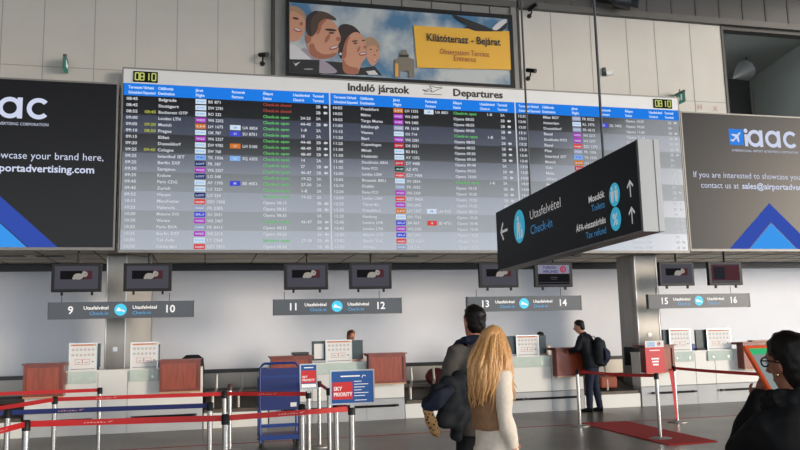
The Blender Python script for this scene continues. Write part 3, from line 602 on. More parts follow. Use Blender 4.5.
for x, kind, lab in MON:
    t = thing('desk_monitor', 'black '+lab, 'monitor', (x, YC, 2.47), 'monitors hanging over the check-in desks')
    z0, z1 = 2.47, 2.975; h = .415
    MB().box(x-h, x+h, YC, YC+.09, z0, z1).build('housing', black_pl, t, bevel=.008)
    sc = MB().use(scr_grey); y = YC-.002
    if kind == 'a':
        sc.rect(x-.36, x+.36, z0+.05, z1-.05, y)
        sc.use(scr_blk).rect(x-.27, x+.24, z0+.22, z1-.135, y-.002); sc.use(scr_mar).rect(x+.12, x+.26, z0+.22, z1-.135, y-.003)
        fx = x+.06; zz = z0+.285
        sc.use(scr_fig).disc(fx-.03, zz-.015, y-.004, .085, .055).disc(fx+.075, zz+.025, y-.005, .05, .05).disc(fx+.06, zz+.062, y-.006, .022, .018).disc(fx-.10, zz-.045, y-.006, .03, .025)
        sc.use(scr_mar).disc(fx+.085, zz+.03, y-.007, .010, .010)
    elif kind == 't':
        sc.use(scr_pale).rect(x-.345, x+.345, z1-.235, z1-.06, y); sc.use(scr_blk).rect(x-.345, x+.345, z0+.05, z1-.24, y)
        sc.use(scr_navy).text('TURKISH', x-.24, z1-.135, y-.002, .075, bold=True, fit=.30).text('AIRLINES', x-.24, z1-.215, y-.002, .075, bold=True, fit=.33)
        sc.use(scr_red).disc(x+.21, z1-.145, y-.002, .07); sc.use(scr_pale).ring(x+.215, z1-.145, y-.003, .045, .03, R(60), R(330)).disc(x+.235, z1-.14, y-.004, .018)
        sc.use(scr_grey).rect(x-.08, x+.08, z0+.185, z0+.20, y-.002).rect(x-.06, x+.06, z0+.15, z0+.16, y-.002).rect(x-.34, x+.34, z0+.085, z0+.095, y-.002).rect(x-.34, x+.34, z0+.04, z0+.05, y-.002)
    else:
        sc.use(scr_mar).rect(x-.345, x+.345, z0+.10, z1-.07, y); sc.use(scr_grey).rect(x-.345, x+.345, z0+.05, z0+.09, y).rect(x-.35, x+.35, z1-.065, z1-.04, y); sc.use(scr_dark).rect(x-.30, x-.02, z0+.13, z1-.11, y-.002)
    sc.build('screen', None, t)
    MB().tube([(x+.02, YC+.05, z1), (x+.02, YC+.05, 3.25)], .022, 8).build('ceiling_pole', black_pl, t)
    MB().box(x-.06, x+.10, YC, YC+.1, 3.215, 3.25).build('ceiling_plate', black_pl, t)
    for s in (-.24, .26): MB().box(x+s-.018, x+s+.018, YC+.02, YC+.06, z0-.06, z0).build('foot', black_pl, t)
SIGNS = [(-2.64, '9', '10'), (1.25, '11', '12'), (5.05, '13', '14'), (9.05, '15', '16')]
for x0, a, b in SIGNS:
    x1 = x0+2.44; cx = (x0+x1)/2; z0, z1 = 1.995, 2.29
    cx -= .03; t = thing('desk_number_sign', 'grey hanging sign numbering check-in desks %s and %s' % (a, b), 'sign', (cx, YC, z0), 'desk number signs')
    MB().box(x0, x1, YC, YC+.09, z0, z1).build('sign_panel', sign_grey, t)
    MB().box(x0-.012, x0, YC-.005, YC+.095, z0-.004, z1+.004).box(x1, x1+.012, YC-.005, YC+.095, z0-.004, z1+.004).build('end_cap', dark_grey, t)
    l = MB(); y = YC-.003
    l.use(white_ink_glow).text(a, cx-.83, 2.085, y, .19, align='c', bold=True).text(b, cx+.84, 2.085, y, .19, align='c', bold=True)
    l.text('Utasfelvétel', cx-.20, 2.155, y, .085, align='r', bold=True, fit=.42).text('Utasfelvétel', cx+.20, 2.155, y, .085, bold=True, fit=.42)
    l.use(blue_ink_glow).text('Check-in', cx-.20, 2.06, y, .085, align='r', fit=.32).text('Check-in', cx+.20, 2.06, y, .085, fit=.32)
    l.use(cyan_ink_glow).disc(cx, 2.145, y, .105, seg=24)
    l.use(white_ink_glow).xz([(cx-.07, 2.12), (cx+.02, 2.12), (cx+.07, 2.10), (cx+.07, 2.13), (cx+.0, 2.155), (cx-.03, 2.19), (cx-.06, 2.16)], y-.002)
    l.build('lettering', None, t)
    for xx in (x0+.20, x1-.42): MB().tube([(xx, YC+.045, z1), (xx, YC+.045, 2.44)], .006, 6).build('hanging_rod', dark_grey, t)

# ================================================================== check-in desks
def notice(x0, x1, z0, z1, y, label, xtra=False):
    t = thing('notice_board', label, 'notice', ((x0+x1)/2, y, z0), 'framed baggage notices on the desks')
    MB().box(x0, x1, y, y+.03, z0, z1).build('board', paper, t)
    MB().box(x0-.012, x0, y-.006, y+.035, z0, z1+.012).box(x1, x1+.012, y-.006, y+.035, z0, z1+.012).box(x0, x1, y-.006, y+.035, z1, z1+.012).build('frame', alu, t)
    p = MB(); w = x1-x0; h = z1-z0; yy = y-.002
    p.use(gold).rect(x0+.01, x1-.01, z1-.035, z1-.008, yy); p.use(red_ink).rect(x0+.04, x1-.06, z1-.028, z1-.016, yy-.001)
    p.use(grey_ink).rect(x0+.02, x1-.02, z0+.015, z0+.03, yy)
    for r_ in range(2):
        for c in range(6):
            cx = x0+w*(.12+.15*c); cz = z0+h*(.78-.20*r_)
            p.use(grey_ink if (c+r_) % 3 else faint_red).ring(cx, cz, yy, .022, .017, seg=10).rect(cx-.012, cx+.012, cz-.006, cz+.004, yy)
    a, b, c, d = x0+w*.2, x0+w*.76, z0+h*.22, z0+h*.42
    p.use(mat_notice_red)
    for q in ((a, b, c, c+.006), (a, b, d-.006, d), (a, a+.006, c, d), (b-.006, b, c, d)): p.rect(*q, yy)
    p.rect((a+b)/2-.008, (a+b)/2+.008, c+.02, d-.01, yy); p.use(black_ink).xz([(x0+w*.84, (c+d)/2-.012), (x0+w*.93, (c+d)/2), (x0+w*.84, (c+d)/2+.012)], yy)
    p.use(grey_ink).rect(a+.03, a+.09, c+.03, c+.04, yy).rect(b-.09, b-.03, c+.03, c+.04, yy)
    p.build('print', None, t)
YD = YC+.34
def hood(t, x0, x1, z0=.69, z1=1.225, side=1):
    y0 = YC-.22
    f = MB().box(x0, x1, y0, y0+.06, z1-.05, z1).box(x0, x1, y0, y0+.06, z0, z0+.05).box(x0, x0+.05, y0, y0+.06, z0+.05, z1-.05).box(x1-.05, x1, y0, y0+.06, z0+.05, z1-.05)
    f.box(x0, x0+.04, y0+.06, YC-.001, z0, z1).box(x1-.04, x1, y0+.06, YC-.001, z0, z1).box(x0, x1, y0+.06, YC+.25, z1-.03, z1)
    f = f.build('wooden_hood', wood_frame, t)
    MB().box(x0+.05, x1-.05, y0+.025, y0+.055, z0+.05, z1-.05).build('panel', wood, f)
    MB().box(x0-.025, x1+.025, y0-.03, YC+.25, z1, z1+.022).build('ledge', wood_frame, f)
    MB().box(x0, x1, y0-.005, y0+.06, z0-.02, z0).build('bottom_strip', gold, f)
def desk(x0, x1, label, hoods, glass, mid, brackets):
    t = thing('check_in_desk', label, 'desk', ((x0+x1)/2, YC+.3, 0), 'pairs of check-in desks')
    MB().box(x0, x1, YC, YD, .40, 1.06).build('body', counter_white, t, bevel=.006)
    MB().box(x0, x1, YC-.004, YD, .0, .385).build('lower_panel', kick_grey, t, bevel=.004)
    MB().box(x0, x1, YC-.01, YD+.02, 1.06, 1.10).build('worktop', counter_white, t, bevel=.005)
    MB().box(x0, x1, YC+.02, YC+.05, .385, .40).box(mid[0], mid[0]+.008, YC-.004, YC, .02, 1.05).box(mid[1]-.008, mid[1], YC-.004, YC, .02, 1.05).build('seams', seam_l, t)
    for a, b in glass:
        g = MB().box(a, b, YC-.03, YC-.018, .88, 1.085).build('glass_panel', green_glass, t)
        s = MB()
        for f in (.2, .8): s.tube([(a+(b-a)*f, YC-.04, .955), (a+(b-a)*f, YC-.0, .955)], .018, 10)
        s.build('fixing_stud', alu, g)
    for a, b in brackets:
        r_ = MB().tube([(a, YC-.07, .265), (b, YC-.07, .265)], .022, 8).build('bumper_rail', black_pl, t)
        s = MB()
        for q in (a, b): s.box(q-.03, q+.03, YC-.09, YC-.004, .245, .285)
        s.build('rail_bracket', dark_grey, r_)
    for a, b in hoods: hood(t, a, b)
    return t
desk(-2.97, -.02, 'white check-in desk pair under the 9 and 10 sign', [(-2.96, -2.32), (-.76, -.06)], [(-2.29, -1.82), (-1.27, -.79)], (-1.80, -1.30), [(-2.80, -1.90), (-1.20, -.15)])
desk(1.16, 3.71, 'white check-in desk pair under the 11 and 12 sign', [(1.18, 1.93), (2.99, 3.70)], [(1.97, 2.96)], (1.95, 2.98), [(1.4, 2.3), (2.6, 3.55)])
desk(5.02, 7.45, 'white check-in desk pair under the 13 and 14 sign', [(5.06, 5.78), (6.79, 7.43)], [(5.84, 6.73)], (5.82, 6.76), [(5.2, 6.1), (6.2, 7.30)])
desk(8.74, 11.86, 'white check-in desk pair under the 15 and 16 sign', [(8.76, 9.42), (11.07, 11.72)], [(9.50, 10.00), (10.34, 10.95)], (10.04, 10.52), [(9.0, 9.95), (10.62, 11.6)])
yn = YC+.06
notice(-2.28, -1.84, 1.10, 1.56, yn, 'framed white notice on desk 9, beside the leftmost wooden hood')
notice(-1.26, -.81, 1.10, 1.55, yn, 'framed white notice on desk 10, in front of the left steel column')
notice(2.23, 2.71, 1.10, 1.50, yn, 'framed white notice in front of the screen below the clerk in pink')
notice(6.07, 6.53, 1.10, 1.50, yn, 'framed white notice on desks 13 and 14, beside the blonde woman')
notice(9.52, 10.0, 1.10, 1.55, yn, 'framed white notice on desk 15, right of the red airline sign')
notice(10.42, 10.98, 1.10, 1.53, yn, 'framed white notice on desk 16, left of the wooden hood behind the tablet')
def dark_screen(x0, x1, z1, label, paper_x=None, y=YC+.12):
    t = thing('desk_screen', label, 'screen', ((x0+x1)/2, y, 1.10))
    MB().box(x0, x1, y, y+.05, 1.14, z1).build('housing', screen_green, t, bevel=.006)
    MB().box((x0+x1)/2-.10, (x0+x1)/2+.10, y-.005, y+.16, 1.10, 1.14).build('stand', black_pl, t)
    if paper_x: MB().box(*paper_x, y-.006, y-.001, 1.17, z1-.05).use(paper).build('pinned_paper', paper, t)
dark_screen(1.97, 2.95, 1.50, 'wide dark green screen on desks 11 and 12 with white paper at its left', (2.01, 2.19))
dark_screen(5.82, 6.73, 1.50, 'wide dark green screen behind the notice on desks 13 and 14')
dark_screen(-2.05, -1.78, 1.56, 'narrow black monitor edge right of the leftmost notice')
dark_screen(-.98, -.77, 1.52, 'narrow black monitor edge beside the notice in front of the left steel column')
dark_screen(9.40, 9.66, 1.55, 'black monitor behind the left edge of the notice on desk 15')
dark_screen(10.18, 10.50, 1.53, 'dark green monitor behind the left edge of the notice on desk 16')
a = at(624.5, 347, 15.72); c = at(641, 365, 15.72)
t = thing('terminal_screen', 'black terminal screen on a floor pole left of the desk signed 15', 'screen', ((a.x+c.x)/2, 15.75, 0))
MB().box(a.x, c.x, 15.72, 15.77, c.z, a.z).build('screen', black_pl, t, bevel=.008)
MB().tube([((a.x+c.x)/2, 15.78, .02), ((a.x+c.x)/2, 15.78, c.z+.1)], .025, 8).build('pole', dark_grey, t)
MB().box((a.x+c.x)/2-.15, (a.x+c.x)/2+.15, 15.64, 15.92, 0, .02).build('foot_plate', dark_grey, t)
o = MB().box(10.05, 10.13, YC+.1, YC+.3, 1.10, 1.24).build('folder_box', blue_paint); tag(o, 'small blue box on desk 15, right of its notice', 'box')
o = MB().box(10.14, 10.34, YC+.05, YC+.3, 1.10, 1.15).build('keyboard', black_pl); tag(o, 'black keyboard on the worktop between the two rightmost notices', 'keyboard')
o = MB().box(1.62, 1.92, YC+.15, YC+.5, 1.249, 1.30).build('printer', dark_grey, bevel=.01); tag(o, 'low dark printer on the hood of desk 11', 'printer')
o = MB().box(11.35, 11.75, YC-.16, YC+.0, 1.249, 1.28).build('leaflet_tray', blouse, bevel=.004); tag(o, 'pale leaflet tray on the rightmost wooden hood', 'tray')

# baggage conveyors between the desks
def conveyor(x0, x1, label, y0=YC+.02):
    t = thing('weigh_conveyor', label, 'conveyor', ((x0+x1)/2, y0, 0), 'weigh conveyors between the desks')
    MB().box(x0, x1, y0, y0+.9, 0, .27).build('plinth', counter_white, t, bevel=.006)
    MB().poly([(x0+.03, y0+.02, .30), (x1-.03, y0+.02, .30), (x1-.03, y0+1.3, .62), (x0+.03, y0+1.3, .62)], .03, (0, 0, -1)).build('belt', belt_rubber, t)
    MB().box(x0+.03, x1-.03, y0+.01, y0+.06, .27, .33).build('roller_cover', conv_brown, t)
    MB().box(x0+.02, x1-.02, y0+.9, y0+1.34, 0, .58).build('bed_frame', conv_brown, t)
    for xx in (x0+.16, x0+.62) if x1-x0 > .9 else (x0+.2,):
        MB().tube([(xx, y0+.2, .27), (xx, y0+.2, .55), (xx+.07, y0+.35, .68), (xx+.07, y0+.4, .93)], .026, 8).build('guard_pipe', steel, t)
conveyor(.0, 1.14, 'baggage conveyor in the gap between desks 10 and 11')
conveyor(3.73, 5.0, 'baggage conveyor in the gap between desks 12 and 13')
conveyor(7.47, 8.72, 'baggage conveyor in the gap between desks 14 and 15')
conveyor(-4.4, -2.99, 'baggage conveyor at the far left of desk 9')
col = thing('collector_conveyor', 'long steel baggage conveyor running behind all the desks', 'conveyor', (4, 17.2, 0))
MB().box(-12, 20, 16.75, 17.7, .0, .50).build('bed', conv_brown, col)
MB().box(-12, 20, 16.85, 17.6, .50, .54).build('belt', belt_rubber, col)
MB().box(-12, 20, 17.62, 17.70, .50, .86).build('rear_guard', steel, col)
MB().box(-12, 20, 17.60, 17.72, .86, .94).build('top_rail', rail_dark, col)

def soft_bag(name, c, r, m, label, cat, amp=.03, seed=0):
    mb = MB().ell(c, r); q = remesh(mb, .025, 3, amp, 7, seed); o = q.build(name, m, None, smooth=True); return tag(o, label, cat)
soft_bag('duffel_bag', (4.62, 15.7, .72), (.26, .17, .17), bag_red, 'dark red duffel bag on the conveyor right of desk 12', 'bag')
o = MB().box(7.95, 8.32, 15.05, 15.25, .385, .62).build('suitcase', bag_brown, bevel=.03); tag(o, 'brown suitcase on the conveyor between desks 14 and 15', 'suitcase')
# office chair behind desk 10
t = thing('office_chair', 'black office chair rising behind the wooden hood of desk 10', 'chair', (-.22, 16.2, 0))
MB().tube([(-.22, 16.0, .72), (-.22, 15.98, 1.0), (-.22, 16.0, 1.22), (-.22, 16.02, 1.29)], [(.20, .03), (.23, .035), (.21, .035), (.12, .02)], 16, side=(1, 0, 0)).build('backrest', black_pl, t, smooth=True)
MB().tube([(-.22, 16.25, .58), (-.22, 16.25, .60), (-.22, 16.25, .66)], [.2, .24, .22], 16).build('seat', black_pl, t, smooth=True)
MB().tube([(-.22, 16.25, .10), (-.22, 16.25, .58)], .03, 10).build('gas_column', chrome, t)
mb = MB()
for k in range(5):
    a = 2*PI*k/5; mb.tube([(-.22, 16.25, .12), (-.22+.3*math.cos(a), 16.25+.3*math.sin(a), .07)], [.03, .018], 8).ell((-.22+.3*math.cos(a), 16.25+.3*math.sin(a), .03), (.03, .03, .03))
mb.build('star_base', black_pl, t)
MB().tube([(-.22, 16.3, .6), (-.22, 16.02, .6), (-.22, 16.0, .8)], .02, 8).build('back_support', black_pl, t)

# ================================================================== barrier posts and belts
PH = .94
def post(x, y, label, cap=black_pl, base=True):
    t = thing('stanchion', label, 'barrier post', (x, y, 0), 'chrome barrier posts')
    MB().tube([(x, y, 0), (x, y, .012), (x, y, .022), (x, y, .03)], [.165, .165, .12, .045], 28).build('base', steel, t, smooth=True)
    MB().tube([(x, y, .02), (x, y, PH-.09)], .029, 16).build('pole', chrome, t, smooth=True)
    MB().tube([(x, y, PH-.09), (x, y, PH-.012), (x, y, PH)], [.036, .036, .026], 16).build('belt_head', cap, t, smooth=True)
    return Vector((x, y, 0))
def pp(px, py): p = fl(px, py, PH); return p.x, p.y
Pa = post(*pp(8, 409), 'chrome post holding the left end of the blue belt')
Pb = post(*pp(26.5, 420), 'nearest chrome post at far left, start of the bright red front belt')
Pc = post(*pp(55, 396.5), 'chrome post with black head before the leftmost wooden hood')
Pd = post(*pp(100, 387.5), 'chrome post before the left steel column, end of the highest red belt')
Pe = post(*pp(210, 402), 'chrome post holding the right end of the blue belt')
Pf = post(*pp(224.5, 391), 'chrome post in the middle of the rear red belt, left of the blue sizer')
Pg = post(*pp(230, 384), 'chrome post with reddish head, farthest of the cluster left of the blue sizer', mat('cap_maroon', srgb(70, 34, 30), .4))
Pn = post(*pp(225.5, 414), 'chrome post joining the two lengths of the bright front belt')
Ph = post(*pp(302, 404), 'dark post at the right side of the blue sizer')
Pi_ = post(*pp(308.5, 391), 'chrome post carrying the small red and blue priority sign')
Pj = post(*pp(319, 381), 'chrome post standing behind the small priority sign, base in view')
Pk = post(*pp(329, 388), 'chrome post just left of the large priority sign, linked to the one behind')
Pl = post(*pp(336, 401), 'chrome post under the left half of the large priority sign')
Pm = post(*pp(351.5, 405), 'chrome post carrying the large red and blue priority sign')
Pr1 = post(*pp(577, 369), 'chrome post at the far left corner of the red carpet')
Pr2 = post(*pp(656, 373), 'chrome post carrying the red airline sign beside the red carpet')
Pr3 = post(*pp(673.5, 366), 'chrome post behind the red airline sign with a belt hanging down')
def belt(a, b, m, label, z=PH-.035, wd=.048, sag=.0, marks=True, za=None):
    a = Vector((a[0], a[1], z)); b = Vector((b[0], b[1], z if za is None else za)); d = (b-a); L = d.length; u = d.normalized(); n = Vector((-u.y, u.x, 0)).normalized()
    a = a+u*.036; b = b-u*.036; N = 14; vs = []; fs = []
    for i in range(N+1):
        p = a.lerp(b, i/N); p = p-Vector((0, 0, sag*4*(i/N)*(1-i/N)))
        for s, q in ((-1, -1), (1, -1), (1, 1), (-1, 1)): vs.append(p+Vector((0, 0, wd/2*s))+n*.0015*q)
        if i:
            for k in range(4): fs.append((4*(i-1)+k, 4*(i-1)+(k+1) % 4, 4*i+(k+1) % 4, 4*i+k))
    fs += [(0, 1, 2, 3), tuple(4*N+k for k in (3, 2, 1, 0))]
    o = MB().add(vs, fs).build('barrier_belt', m); tag(o, label, 'belt', 'barrier belts')
    ORG[o.name] = Vector((0, 0, 0))
    if marks:
        mk = MB(); k = .45
        while k < L-.5:
            p = a+u*k; p = p-Vector((0, 0, sag*4*(k/L)*(1-k/L))); s = -1 if n.y > 0 else 1
            for j in range(7):
                q = p+u*(j*.028)+n*s*.004+Vector((0, 0, -.007)); hh = .006+.005*((j*7) % 3)/2
                mk.add([q, q+u*.02, q+u*.02+Vector((0, 0, hh)), q+Vector((0, 0, hh))], [(0, 1, 2, 3)])
            q = p+u*.20+n*s*.004; mk.add([q, q+u*.05+Vector((0, 0, .010)), q+u*.06+Vector((0, 0, .012)), q+u*.02-Vector((0, 0, .006))], [(0, 1, 2, 3)])
            k += 1.15
        if mk.v: mk.build('belt_print', belt_print, o)
off1 = fl(-60, 393.5, PH); off2 = fl(-60, 414, PH); off3 = fl(-40, 436, PH); off4 = fl(-60, 413, PH)
belt(off1, Pd, belt_red, 'highest red belt, running left out of view from the post by the left column')
belt(off2, Pc, belt_red, 'red belt running left out of view from the black-headed post')
belt(Pc, Pf, belt_red, 'long red belt of the rear row before desks 9 and 10')
belt(Pf, Pi_, belt_red, 'red belt of the rear row crossing the blue sizer')
belt(off4, Pa, belt_blue, 'short blue belt at the left edge')
belt(Pa, Pe, belt_blue, 'long blue belt before desks 9 and 10')
belt(off3, Pb, belt_red, 'short end of the bright red front belt at the left edge')
belt(Pb, Pn, belt_red, 'bright red front belt, left length', wd=.052)
belt(Pn, Pm, belt_red, 'front red belt crossing the lower part of the blue sizer')
belt(Pm, Pl, belt_red, 'short red belt under the large priority sign', marks=False)
belt(Pj, Pk, belt_red, 'short red belt behind the small priority sign', marks=False)
belt(Pr1, Pr2, belt_red, 'red belt along the left side of the red carpet', sag=.02)
pr = fl(776, 375, .905); belt(Pr3, pr, belt_red, 'red belt from the right post toward the woman with the tablet', sag=.01)
mb = MB(); q = Pr3+Vector((-.10, -.06, 0)); mb.poly([(q.x-.035, q.y, .90), (q.x+.045, q.y, .90), (q.x+.07, q.y+.01, .5), (q.x+.085, q.y+.02, .06), (q.x+.045, q.y+.02, .06), (q.x+.02, q.y+.01, .5)], .003, (0, 1, 0))
tag(mb.build('hanging_belt', belt_red), 'loose red belt hanging down along the right post', 'belt')

# blue cabin bag sizer
y = 12.0; t = thing('bag_sizer', 'blue metal cabin bag sizer with a flat front panel', 'stand', (1.09, y, 0))
x0, x1 = .81, 1.38; f = MB()
for xx in (x0, x1):
    f.tube([(xx, y, .06), (xx, y, 1.15), (xx+(.05 if xx == x0 else -.05), y, 1.21)], .018, 8); f.tube([(xx, y+.4, .06), (xx, y+.4, 1.0)], .018, 8)
    f.tube([(xx, y, .12), (xx, y+.4, .12)], .016, 8).tube([(xx, y, .55), (xx, y+.4, .55)], .016, 8).tube([(xx, y, 1.0), (xx, y+.4, 1.0)], .016, 8)
f.tube([(x0+.05, y, 1.21), (x1-.05, y, 1.21)], .018, 8); f.build('frame', blue_paint, t)
MB().box(x0+.015, x1-.015, y-.022, y-.004, .53, 1.14).build('front_panel', blue_panel, t)
MB().box(x0+.02, x1-.02, y-.026, y-.02, 1.00, 1.03).build('panel_crease', blue_paint, t)
MB().box(x1-.13, x1-.04, y-.026, y-.022, .57, .63).build('label_plate', paper, t)
MB().box(x0, x1, y-.02, y+.4, .10, .17).build('bottom_tray', blue_paint, t)
MB().box(x0, x1, y-.015, y+.015, .28, .33).build('cross_bar', blue_paint, t)
for xx in (x0+.03, x1-.03):
    for yy_ in (y+.02, y+.38): MB().tube([(xx, yy_, 0), (xx, yy_, .1)], .022, 8).build('foot', black_pl, t)
# priority signs
sky_blue = mat('priority_blue', srgb(22, 84, 156), .45); sky_red = mat('priority_red', srgb(214, 42, 44), .45)
def priority(px0, px1, py0, py1, Y, post_, label, big):
    a = at(px0, py0, Y); b = at(px1, py1, Y); x0, x1, z0, z1 = a.x, b.x, b.z, a.z; Y = Y-.045
    t = thing('priority_sign', label, 'sign', ((x0+x1)/2, Y, z0)); w = x1-x0; h = z1-z0
    MB().box(x0, x1, Y, Y+.02, z0, z1).build('panel', sky_blue, t)
    MB().box(x0-.012, x1+.012, Y-.004, Y+.024, z1, z1+.012).box(x0-.012, x1+.012, Y-.004, Y+.024, z0-.012, z0).box(x0-.012, x0, Y-.004, Y+.024, z0, z1).box(x1, x1+.012, Y-.004, Y+.024, z0, z1).build('frame', alu, t)
    MB().box(post_.x-.02, post_.x+.02, Y+.005, Y+.025, PH-.02, z0+.05).build('holder', alu, t)
    p = MB(); y = Y-.002
    if big:
        p.use(sky_red).rect(x0+.01, x0+w*.50, z0+h*.12, z0+h*.66, y); p.use(white_ink_glow).text('SKY', x0+.02, z0+h*.40, y-.002, h*.17, bold=True, fit=w*.20).text('PRIORITY', x0+.02, z0+h*.22, y-.002, h*.17, bold=True, fit=w*.44)
        for k in range(6): p.rect(x0+w*.54, x0+w*(.72+.08*((k*5) % 3)), z0+h*(.66-.09*k), z0+h*(.66-.09*k)+.006, y)
        p.rect(x0+w*.22, x0+w*.68, z0+h*.82, z0+h*.86, y); p.ring(x0+w*.78, z0+h*.80, y, .02, .014, R(20), R(200)); p.rect(x0+w*.55, x0+w*.84, z0+h*.07, z0+h*.09, y)
    else:
        p.use(sky_red).rect(x0+.005, x1-.005, z0+h*.22, z0+h*.76, y); p.use(white_ink_glow).text('SKY', x0+.015, z0+h*.44, y-.002, h*.13, bold=True, fit=w*.34).text('PRIORITY', x0+.015, z0+h*.30, y-.002, h*.13, bold=True, fit=w*.80); p.rect(x0+.005, x1-.005, z0+.005, z0+h*.18, y).rect(x0+w*.2, x0+w*.8, z0+h*.86, z0+h*.90, y)
    p.build('print', None, t)
priority(330.5, 372.5, 371.5, 401.5, Pm.y, Pm, 'large blue and red priority sign on the post left of centre', True)
priority(300.5, 316, 365, 387.5, Pi_.y, Pi_, 'small blue and red priority sign beside the blue sizer', False)
# red airline sign
a = at(643.5, 341, Pr2.y); b = at(664.5, 374, Pr2.y); x0, x1, z0, z1 = a.x, b.x, PH+.0, a.z; Y = Pr2.y-.03; w = x1-x0; h = z1-z0
t = thing('airline_sign', 'red airline sign with white top on the post by the red carpet', 'sign', ((x0+x1)/2, Y, z0))
MB().box(x0, x1, Y, Y+.02, z0, z1).build('panel', mat('airline_red', srgb(205, 32, 44), .4), t)
p = MB(); y = Y-.002
p.use(paper).rect(x0, x1, z0+h*.80, z1, y); p.use(blue_ink_glow).text('TURKISH', x0+.03, z0+h*.90, y-.002, .035, bold=True, fit=w*.42).text('AIRLINES', x0+.03, z0+h*.83, y-.002, .035, bold=True, fit=w*.42)
p.use(red_ink).disc(x0+w*.74, z0+h*.90, y-.002, .028); p.use(paper).ring(x0+w*.745, z0+h*.90, y-.003, .018, .012, R(60), R(320))
p.use(white_ink_glow).rect(x0+w*.22, x0+w*.78, z0+h*.69, z0+h*.715, y)
for k in range(3): p.rect(x0+w*(.30+.03*k), x0+w*(.70-.02*k), z0+h*(.42-.09*k), z0+h*(.42-.09*k)+.022, y)
p.build('print', None, t); MB().box(Pr2.x-.02, Pr2.x+.02, Y+.02, Y+.03, PH-.05, z0+.1).build('holder', alu, t)
# red carpet
c4 = [(6.27, 12.72), (7.10, 12.62), (6.97, 9.92), (6.16, 9.86)]
o = MB().poly([(a, b, 0) for a, b in c4], .012, (0, 0, 1)).build('red_carpet', carpet_m, bevel=.004); tag(o, 'red carpet runner on the dark floor between the right posts', 'carpet')

# ================================================================== people
def merge(dst, src, M):
    dst.add([M @ v for v in src.v], src.f)
HEAD = [(-.118, .022, .030, .052), (-.105, .040, .046, .040), (-.08, .052, .066, .022), (-.04, .064, .084, .010), (.0, .071, .093, .004), (.04, .075, .098, -.002), (.075, .070, .092, -.006), (.10, .054, .070, -.008), (.118, .026, .034, -.008), (.122, .006, .008, -.008)]
def head_mb(detail=True):
    h = MB()
    h.tube([(0, y, z) for z, a, b, y in HEAD], [(a, b) for z, a, b, y in HEAD], 20, side=(1, 0, 0))
    h.tube([(0, .094, .022), (0, .104, -.005), (0, .119, -.030), (0, .098, -.042)], [.010, .012, .016, .010], 8)      # nose
    h.ell((0, .082, -.066), (.022, .014, .007)).ell((0, .080, -.078), (.018, .013, .008))                            # lips
    for s in (-1, 1): h.ell((s*.073, -.008, -.012), (.010, .019, .032)); h.ell((s*.034, .083, .030), (.020, .012, .007))   # ears, brows
    return h
def hand_mb(curl=.4, side=1):
    """palm along -Z from the wrist, palm facing -X*side; four unequal bent fingers and a side thumb"""
    h = MB(); h.tube([(0, 0, .01), (0, .0, -.04), (0, .0, -.088)], [(.016, .026), (.015, .038), (.012, .040)], 10, side=(1, 0, 0))
    for i, (y, l) in enumerate(((.030, .070), (.010, .080), (-.011, .074), (-.030, .058))):
        p = Vector((0, y, -.082)); pts = [p]; a = 0
        for f in (.42, .32, .26): a += curl; p = p+Vector((-side*math.sin(a), y*.08, -math.cos(a)))*l*f; pts.append(p)
        h.tube(pts, [.0095, .009, .008, .0065], 8)
    h.tube([(0, .022, -.02), (-side*.012, .046, -.045), (-side*.022, .056, -.072), (-side*.030, .052, -.092)], [.013, .012, .010, .008], 8)
    return h
